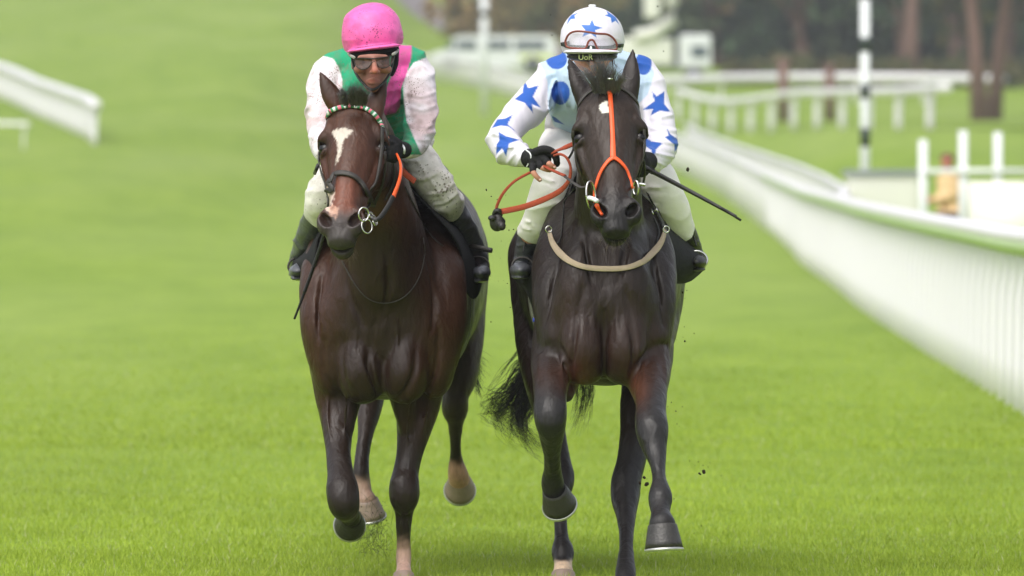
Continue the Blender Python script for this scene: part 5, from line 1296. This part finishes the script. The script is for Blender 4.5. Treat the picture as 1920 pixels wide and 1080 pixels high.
    tubeo('chin_strap', [(660, 110, 29.55), (666, 135, 29.5), (680, 155, 29.46), (698, 168, 29.44), (718, 156, 29.46), (732, 134, 29.5), (738, 106, 29.55)], .005, M['black_leather'], hel)
    # goggles worn over the eyes
    gg = [(663, 111), (676, 109), (700, 109.5), (724, 107), (738, 104), (738, 112), (733, 121), (722, 127), (711, 126), (704, 117), (698, 117), (690, 127), (678, 130), (668, 124), (664, 116), (663, 111)]
    gp = curve([(x, y, 29.385+.0007*abs(x-701)**1.3*.6) for x, y in gg], 4)
    m = MB(); m.tube(gp, .0022, 8, cap=False); fr = m.build('goggles', M['goggle_clear'], root)
    cpt = gp.mean(0); cpt[1] -= .012; n = len(gp)-1
    mk('lens', np.array([cpt]+list(gp[:-1])), [(0, i+1, (i+1) % n+1) for i in range(n)], M['lens_dark'], fr)
    tubeo('strap', [(664, 108, 29.42), (657, 104, 29.5), (654, 100, 29.6)], .006, M['grey_strap'], fr); tubeo('strap', [(737, 102, 29.42), (743, 98, 29.5), (746, 94, 29.6)], .006, M['grey_strap'], fr)
    return root
J2 = star_rider(); J1 = pink_rider()

# ------------------------------------------------------------------ tack
bvR = bvh_of([c for c in HR.children if c.name.startswith('body')][0]); bvL = bvh_of([c for c in HL.children if c.name.startswith('body')][0])
def ring_on(name, px, py, d, r, th, parent, axv=(.3, -1, 0), sx=1.0):
    m = MB(); m.ring(W(px, py, d), axv, r, th, 24, 8, sx); return m.build(name, M['steel'], parent)
def sheet(name, rws, mat, parent, label=None, th=.006):
    """cloth hung on the flank: rows of (px, py, d) points, front edge first"""
    G = np.array([curve(r, 6) for r in rws]); a, b = G.shape[:2]; G2 = np.array([catmull(G[:, j], 5) for j in range(b)]).transpose(1, 0, 2); a = G2.shape[0]
    g = G2.reshape(-1, 3).copy(); wv = vnoise(g, 18, 77, 2)*.007; g[:, 0] += wv; g[:, 1] += wv*.5
    F = [(i*b+j, i*b+j+1, (i+1)*b+j+1, (i+1)*b+j) for i in range(a-1) for j in range(b-1)]
    o = mk(name, g, F, mat, parent); md = o.modifiers.new('thickness', 'SOLIDIFY'); md.thickness = th; md.offset = 0; return o
# bridle, dark horse
b = empty('bridle', tuple(W(1140, 200, 28.5)), 'thin dark bridle with a bright orange forked nose strap on the dark horse', 'bridle')
strap('browband', snap(bvR, [(1080, 222, 28.7), (1084, 203, 28.6), (1094, 182, 28.5), (1116, 167, 28.42), (1143, 161, 28.40), (1170, 167, 28.42), (1188, 182, 28.5), (1198, 203, 28.6), (1203, 222, 28.7)]), .014, .005, M['strap'], b)
strap('cheekpiece', snap(bvR, [(1078, 215, 28.65), (1074, 250, 28.6), (1077, 285, 28.52), (1087, 315, 28.42), (1102, 348, 28.34)]), .012, .005, M['strap'], b)
strap('cheekpiece', snap(bvR, [(1203, 215, 28.65), (1207, 250, 28.6), (1206, 290, 28.52), (1202, 320, 28.42), (1193, 350, 28.34)]), .012, .005, M['strap'], b)
o = strap('nose_strap', snap(bvR, [(1143, 138, 28.42), (1144, 165, 28.36), (1147, 205, 28.3), (1150, 255, 28.2), (1151, 298, 28.12)], .004), [.014, .017, .017, .017, .022], .006, M['orange_strap'], b)
strap('fork', snap(bvR, [(1152, 295, 28.12), (1141, 303, 28.1), (1127, 325, 28.12), (1119, 350, 28.14), (1116, 372, 28.16), (1122, 392, 28.16), (1129, 404, 28.18)], .005), [.018, .014, .014, .014, .022, .014, .01], .006, M['orange_strap'], o)
strap('fork', snap(bvR, [(1152, 295, 28.12), (1163, 302, 28.1), (1176, 318, 28.12), (1183, 338, 28.16), (1188, 352, 28.22)], .005), [.018, .014, .013, .012, .010], .006, M['orange_strap'], o)
m = MB(); m.box(tuple(W(1139, 149, 28.405)), tuple(W(1149, 146.5, 28.40))); m.build('buckle', M['steel'], o)
bt = ring_on('bit', 1108, 366, 28.26, .052, .0035, b, (.8, -.6, .1), .55)
tubeo('mouthpiece', [(1104, 371, 28.24), (1112, 373, 28.22), (1120, 377, 28.2)], .0085, M['white_paint'], bt)
ring_on('bit', 1192, 352, 28.28, .026, .0035, b, (-.75, -.6, 0), .6)
tubeo('bit_clip', [(1199, 345, 28.3), (1206, 346, 28.3), (1210, 347, 28.3)], .006, M['steel'], b)
for s, pts in ((-1, [(1100, 350, 28.35), (1090, 352, 28.4), (1076, 344, 28.45), (1060, 332, 28.55)]),): strap('rein', free(pts, (.2, -1, .3)), .012, .004, M['strap'], b)
strap('rein', free([(1060, 331, 28.55), (1046, 325, 28.62), (1030, 318, 28.72), (1020, 312, 28.78)], (.2, -1, .4)), .012, .006, M['orange_rein'], b)
strap('rein', free([(1080, 268, 28.75), (1062, 276, 28.72), (1044, 284, 28.76), (1030, 290, 28.8)], (.2, -.8, .6)), .018, .006, M['orange_rein'], b)
strap('rein', free([(1040, 292, 28.74), (1052, 290, 28.68), (1064, 297, 28.66), (1071, 314, 28.66), (1067, 338, 28.67), (1050, 358, 28.69), (1020, 374, 28.71), (985, 387, 28.72), (955, 394, 28.74), (938, 397, 28.76)], [(-.2, -1, .2), (-.3, -.8, .5), (-.8, -.6, .2), (-.8, -.6, 0), (-.4, -1, .1), (0, -1, .2), (0, -1, .2), (0, -1, .1), (0, -1, .1), (0, -1, .1)]), [.008, .009, .009, .010, .014, .020, .022, .022, .022, .022], .006, M['orange_rein'], b)
strap('rein', free([(930, 400, 28.76), (932, 385, 28.75), (943, 363, 28.74), (962, 342, 28.75), (985, 328, 28.78), (998, 322, 28.8)], (.2, -1, .2)), [.009, .011, .011, .010, .010, .010], .006, M['orange_rein'], b)
tubeo('rein_keeper', [(927, 403, 28.76), (930, 396, 28.75), (936, 396, 28.75), (938, 404, 28.76)], .010, M['black_leather'], b)
f = fields((W(910, 0, 28.7)[0], W(955, 0, 28.7)[0], -1.32, -1.18, W(0, 445, 28.7)[2], W(0, 395, 28.7)[2]), .003)
f.ell(W(932, 418, 28.75), (.030, .026, .034), .006); f.ell(W(923, 409, 28.73), (.016, .016, .012), .004); f.ell(W(941, 424, 28.73), (.017, .016, .018), .004)
P, Fc = f.mesh(WR(4, .004, 50)); mk('rein_buckle_cover', P, Fc, M['black_leather'], b)
tubeo('rein', [(1079, 262, 28.8), (1073, 285, 28.78), (1064, 300, 28.8)], .0045, M['black_leather'], b)
tubeo('rein', [(1207, 300, 28.55), (1209, 325, 28.6), (1206, 345, 28.65)], .0045, M['black_leather'], b)
# breast girth
bg = empty('breast_girth', tuple(W(1140, 505, 28.8)), 'beige elastic breast strap hanging in a curve across the chest of the dark horse', 'strap')
strap('chest_band', snap(bvR, [(1030, 434, 29.1), (1036, 455, 28.95), (1050, 475, 28.85), (1072, 492, 28.75), (1100, 502, 28.68), (1140, 505, 28.66), (1180, 502, 28.68), (1210, 488, 28.75), (1230, 470, 28.85), (1242, 452, 28.95), (1247, 432, 29.1)], .008, 10), [.016, .021, .027, .022, .021, .021, .021, .022, .027, .021, .015], .004, M['beige_strap'], bg)
for pts in ([(1074, 345, 29.0), (1060, 375, 28.95), (1056, 410, 28.9), (1054, 440, 28.86), (1046, 458, 28.86), (1038, 455, 28.9)], [(1228, 410, 28.95), (1238, 435, 28.9), (1232, 455, 28.88), (1240, 468, 28.88)]):
    P, nn = snap(bvR, pts, .004); strap('neck_strap', (P, nn), .006, .004, M['black_leather'], bg)
strap('neck_strap', snap(bvR, [(1206, 350, 29.1), (1224, 385, 29.05), (1240, 412, 29.1), (1246, 436, 29.12)], .006), .020, .004, M['black_leather'], bg)
ring_on('buckle', 1029, 430, 29.02, .012, .003, bg); ring_on('buckle', 1249, 430, 29.02, .012, .003, bg)
m = MB(); m.tube([W(1221, 392, 28.98), W(1225, 402, 28.97)], .0025, 6); m.tube([W(1229, 387, 28.98), W(1234, 398, 28.97)], .0025, 6); m.tube([W(1223, 397, 28.98), W(1231, 393, 28.97)], .002, 6); m.build('buckle', M['steel'], bg)
# saddle, dark horse
sd = empty('saddle', tuple(W(1120, 330, 29.9)), 'light black racing saddle and hanging black cloth on the dark horse', 'saddle')
sheet('saddle_cloth', [[(1066, 345, 29.3), (1050, 345, 29.7), (1045, 345, 30.2)], [(1040, 410, 29.28), (1018, 410, 29.7), (1005, 415, 30.15)], [(1024, 460, 29.25), (996, 475, 29.6), (972, 470, 30.0)], [(1017, 505, 29.25), (988, 522, 29.5), (962, 515, 29.9)], [(1014, 550, 29.3), (996, 558, 29.5), (985, 545, 29.8)], [(1012, 590, 29.4), (1006, 592, 29.5), (1000, 584, 29.65)]], M['black_cloth'], sd)
sheet('saddle_cloth', [[(1206, 345, 29.3), (1222, 345, 29.7), (1230, 345, 30.2)], [(1236, 405, 29.26), (1252, 405, 29.6), (1262, 410, 30.1)], [(1250, 450, 29.22), (1280, 448, 29.45), (1292, 452, 29.9)], [(1256, 490, 29.22), (1300, 480, 29.4), (1322, 486, 29.7)], [(1259, 515, 29.25), (1298, 510, 29.4), (1320, 505, 29.7)], [(1262, 531, 29.3), (1285, 530, 29.45), (1298, 524, 29.65)]], M['black_cloth'], sd)
f = fields((.10, .60, -.5, .5, 1.40, 1.80), .010); f.loft(W(1128, 325, 29.9)*np.array([1, 0, 1]), (0, 1, 0), (1, 0, 0), (0, 0, 1), [(-.4, 0, .0, .16, .05, 2), (-.1, 0, -.03, .17, .05, 2), (.2, 0, .0, .17, .05, 2), (.4, 0, .03, .12, .04, 2)], .02)
P, Fc = f.mesh(); mk('seat', P, Fc, M['black_leather'], sd)
for gp_ in ([(1262, 430, 29.9), (1285, 520, 29.95), (1282, 600, 30.0), (1266, 660, 30.0)], [(985, 460, 29.95), (980, 560, 30.0), (1000, 650, 30.0)]):
    P, nn = curve(gp_, 8), None; Q = [bvR.find_nearest(Vector(p)) for p in P]; strap('girth', (np.array([np.array(q[0])+np.array(q[1])*.006 for q in Q]), np.array([np.array(q[1]) for q in Q])), .09, .006, M['grey_strap'], sd)
for s, x, y in ((-1, 980, 500), (1, 1306, 488)):
    m = MB(); m.ring(W(x, y, 29.45), (.1, -1, .15), .036, .0045, 24, 8, 1.15); st = m.build('stirrup', M['steel'] if s > 0 else M['strap'], sd)
    tubeo('stirrup_leather', [(x, y-26, 29.46), (x-s*14, y-70, 29.5), (x-s*50, y-130, 29.6)], .008, M['black_leather'], sd, flat=.4)
m = MB(); m.box(tuple(W(999, 604, 29.5)), tuple(W(1006, 596, 29.52))); m.build('blue_tab', simple('blue_tab', (.20, .28, .75), .5), sd)
# bridle, bay
b = empty('bridle', tuple(W(660, 230, 29.4)), 'dark bridle with pink, green and white beaded browband on the bay horse', 'bridle')
def beads(t, P):
    c = np.zeros((len(t), 3)); k = (t*34).astype(int) % 4
    pal = [lin('F2748F'), lin('2F8A5C'), lin('EEF2F0'), lin('2F8A5C')]
    return np.array([pal[i] for i in k])
Pb = snap(bvL, [(607, 226, 29.62), (612, 214, 29.5), (630, 203, 29.4), (658, 199, 29.36), (688, 205, 29.38), (706, 219, 29.42), (717, 240, 29.5)], .004, 24)
strap('browband', Pb, .017, .008, painted('beads', .35, .5, bump=.0, mott=.05), b, beads)
strap('noseband', snap(bvL, [(601, 366, 29.32), (604, 346, 29.24), (617, 330, 29.16), (637, 324, 29.12), (660, 329, 29.12), (678, 345, 29.16), (690, 368, 29.24), (697, 385, 29.32)], .005), .022, .007, M['strap'], b)
strap('cheekpiece', snap(bvL, [(716, 238, 29.5), (716, 270, 29.4), (712, 305, 29.36), (704, 340, 29.3), (692, 375, 29.26), (684, 398, 29.24)], .005), .014, .006, M['strap'], b)
strap('cheekpiece', snap(bvL, [(719, 270, 29.45), (722, 305, 29.42), (716, 345, 29.36), (704, 372, 29.3), (697, 388, 29.28)], .005), .012, .005, M['strap'], b)
strap('cheekpiece', snap(bvL, [(606, 232, 29.6), (596, 270, 29.56), (594, 310, 29.46), (598, 350, 29.36), (602, 380, 29.3)], .004), .012, .005, M['strap'], b)
strap('throat_lash', snap(bvL, [(720, 240, 29.55), (735, 290, 29.55), (738, 340, 29.5), (720, 375, 29.4)], .004), .008, .004, M['strap'], b)
ring_on('bit', 682, 402, 29.12, .026, .0035, b, (.5, -1, 0), .8); ring_on('bit', 688, 424, 29.16, .028, .003, b, (.4, -1, .3), .75)
for x, y in ((696, 404), (701, 410), (703, 416)): ring_on('buckle', x, y, 29.14, .013, .0035, b, (.9, -.5, .4))
strap('rein', free([(690, 400, 29.14), (700, 410, 29.13), (710, 410, 29.13), (724, 392, 29.16), (737, 368, 29.2)], (.5, -1, .2)), [.014, .016, .018, .019, .019], .005, M['black_leather'], b)
strap('rein', free([(737, 369, 29.2), (745, 348, 29.24), (750, 328, 29.3), (750, 308, 29.38), (743, 290, 29.46)], (.8, -1, .1)), [.018, .014, .013, .012, .010], .007, M['orange_strap'], b)
strap('rein', free([(752, 318, 29.6), (762, 328, 29.6), (777, 340, 29.62)], (.1, -1, .3)), .024, .006, M['orange_rein'], b)
tubeo('rein', [(590, 325, 29.6), (593, 318, 29.5), (597, 308, 29.5)], .007, M['black_leather'], b)
P, nn = snap(bvL, [(795, 420, 29.75), (797, 470, 29.7), (786, 520, 29.66), (760, 556, 29.64), (724, 570, 29.62), (690, 562, 29.62), (665, 535, 29.64), (640, 490, 29.7)], .004); m = MB(); m.tube(P, .0022, 6); m.build('martingale_cord', M['strap'], b)
P, nn = snap(bvL, [(762, 350, 30.0), (780, 390, 29.9), (797, 428, 29.8), (815, 450, 29.8), (830, 462, 29.8)], .004); m = MB(); m.tube(P, .003, 6); m.build('neck_strap', M['strap'], b)
# saddle, bay
sd = empty('saddle', tuple(W(760, 320, 30.6)), 'light black racing saddle and black cloth on the bay horse', 'saddle')
sheet('saddle_cloth', [[(764, 350, 30.0), (776, 346, 30.4), (790, 346, 30.9)], [(800, 385, 30.0), (822, 385, 30.4), (842, 390, 30.9)], [(838, 428, 30.0), (860, 428, 30.35), (880, 440, 30.8)], [(858, 470, 30.05), (878, 475, 30.35), (896, 485, 30.7)], [(867, 515, 30.1), (884, 520, 30.35), (903, 520, 30.65)], [(873, 540, 30.2), (884, 552, 30.35), (900, 545, 30.6)], [(880, 548, 30.3), (886, 560, 30.4), (893, 556, 30.5)]], M['black_cloth'], sd)
sheet('saddle_cloth', [[(606, 428, 29.95), (600, 425, 30.2), (598, 425, 30.6)], [(594, 450, 29.95), (578, 462, 30.2), (565, 470, 30.6)], [(590, 480, 29.95), (566, 488, 30.1), (549, 490, 30.3)], [(588, 505, 29.95), (570, 512, 30.1), (556, 508, 30.3)], [(582, 530, 30.0), (574, 534, 30.15), (566, 525, 30.3)]], M['black_cloth'], sd)
f = fields((-.75, -.15, .2, 1.2, 1.40, 1.80), .010); f.loft((W(745, 325, 30.6)[0], 0, W(745, 325, 30.6)[2]), (.06, 1, 0), (1, -.06, 0), (0, 0, 1), [(.2, -.03, .0, .15, .05, 2), (.5, 0, -.03, .16, .05, 2), (.8, 0, .0, .16, .05, 2), (1.0, 0, .03, .12, .04, 2)], .02)
P, Fc = f.mesh(); mk('seat', P, Fc, M['black_leather'], sd)
Q = [bvL.find_nearest(Vector(p)) for p in curve([(880, 480, 30.75), (893, 560, 30.8), (886, 610, 30.85), (862, 655, 30.85), (835, 685, 30.85)], 8)]; strap('girth', (np.array([np.array(q[0])+np.array(q[1])*.006 for q in Q]), np.array([np.array(q[1]) for q in Q])), .085, .006, M['grey_strap'], sd)
for x, y, d in ((897, 498, 30.5), (560, 500, 30.3)):
    m = MB(); m.ring(W(x, y, d), (.1, -1, .15), .036, .0045, 24, 8, 1.15); m.build('stirrup', M['strap'], sd)
tubeo('stirrup_bar', [(882, 461, 30.45), (900, 465, 30.42), (922, 470, 30.4)], .0105, M['strap'], sd)
# whips
w2 = empty('whip', tuple(W(1300, 360, 28.6)), 'long black whip slanting down to the right from the star-patterned rider', 'whip')
tubeo('shaft', [(1180, 300, 28.80), (1203, 312, 28.74), (1230, 325, 28.70), (1300, 362, 28.6), (1355, 392, 28.55), (1380, 406, 28.53)], [.011, .011, .009, .008, .0065, .006], M['black_leather'], w2)
tubeo('flap', [(1352, 390, 28.55), (1370, 401, 28.54), (1389, 413, 28.53)], [.007, .0095, .009], M['black_cloth'], w2, flat=.5)
tubeo('grip', [(1200, 310, 28.75), (1215, 317, 28.73), (1225, 322, 28.71)], .0115, M['black_cloth'], w2)
w1 = empty('whip', tuple(W(580, 520, 29.6)), 'dark whip hanging down past the shoulder of the bay horse', 'whip')
tubeo('shaft', [(626, 312, 29.5), (618, 380, 29.55), (607, 440, 29.6), (588, 500, 29.64), (570, 550, 29.66)], [.010, .009, .007, .007, .007], M['black_leather'], w1)
tubeo('flap', [(592, 488, 29.63), (572, 545, 29.66), (552, 598, 29.68)], [.007, .010, .0085], M['black_cloth'], w1, flat=.5)
# ================================================================== flying turf
g = np.random.default_rng(21)
m = MB(); m.sphere((0, 0, 0), 1, 9, 6); V0 = np.array(m.v); V0 *= (1+.55*vnoise(V0, 4, 5))[:, None]
M['soil'] = simple('soil', (.20, .15, .10), .9, noise=.4, scale=200)
first = None
spots = [(1137-960+960, 0, 0, 0)]
spots = []
for i in range(70):
    t = g.random(); spots.append((1270+g.normal()*(14+34*t), 560+440*t+g.normal()*20, g.uniform(29, 31.5), g.uniform(.6, 1.9)))
for i in range(22): spots.append((940+g.normal()*18, 330+300*g.random(), g.uniform(29, 31), g.uniform(.8, 2.2)))
for i in range(18): spots.append((700+g.normal()*18, 940+70*g.random(), g.uniform(29.6, 30.6), g.uniform(.8, 2.2)))
for x, y, r in ((1289, 318, 5), (912, 356, 2.8), (921, 368, 2.6), (1233, 12, 2), (1208, 895, 5), (1200, 905, 6), (1213, 908, 7), (1280, 548, 4), (1284, 640, 3), (1252, 700, 3), (1320, 884, 6), (1312, 888, 4), (1244, 96, 2), (1032, 28, 2), (1035, 66, 2)): spots.append((x, y, 29.6 if y > 200 else 28.6, r))
LBL = ''; LBL2 = 'dark speck of turf flung up to the right of the dark horse'; LBL1 = 'dark speck of turf in the air between the two horses'; LBL0 = 'dark speck of turf kicked up under the bay horse'
for i, (x, y, d, r) in enumerate(spots):
    if y > 1075: continue
    p = W(x, y, d)
    if p[2] < .03: continue
    if first is None: o = first = mk('turf_clod', V0*.004, m.f, M['soil'])
    else: o = first.copy(); C.objects.link(o)
    o.location = p; s_ = r*d/FP/.004*.6; o.scale = (s_*g.uniform(.7, 1.3), s_, s_*g.uniform(.7, 1.2)); o.rotation_euler = g.uniform(0, 6, 3)
    tag(o, (LBL2 if x > 1150 else LBL0 if x < 860 else LBL1) if r > 0 else LBL, 'turf clod', 'turf clods flying, '+('right of the dark horse' if x > 1150 else 'under the bay horse' if x < 860 else 'between the two horses'))
# loose grass strands torn up by the left horse's foot and caught in the tail
R_ = []
for i in range(230):
    a = W(700+g.normal()*15, 975+62*g.random()-40*(g.random() < .15), 30.0+g.normal()*.1); dr = g.normal(size=3)*np.array([.02, .02, .03]); R_.append([a, a+dr*.6+np.array([0, 0, .004]), a+dr*1.2])
tag(hairs('grass_tuft', R_, simple('torn_grass', (.30, .34, .14), .8, noise=.5, scale=90), None, .0008, 3), 'wisps of torn grass hanging in the air below the bay horse', 'grass', kind='stuff')
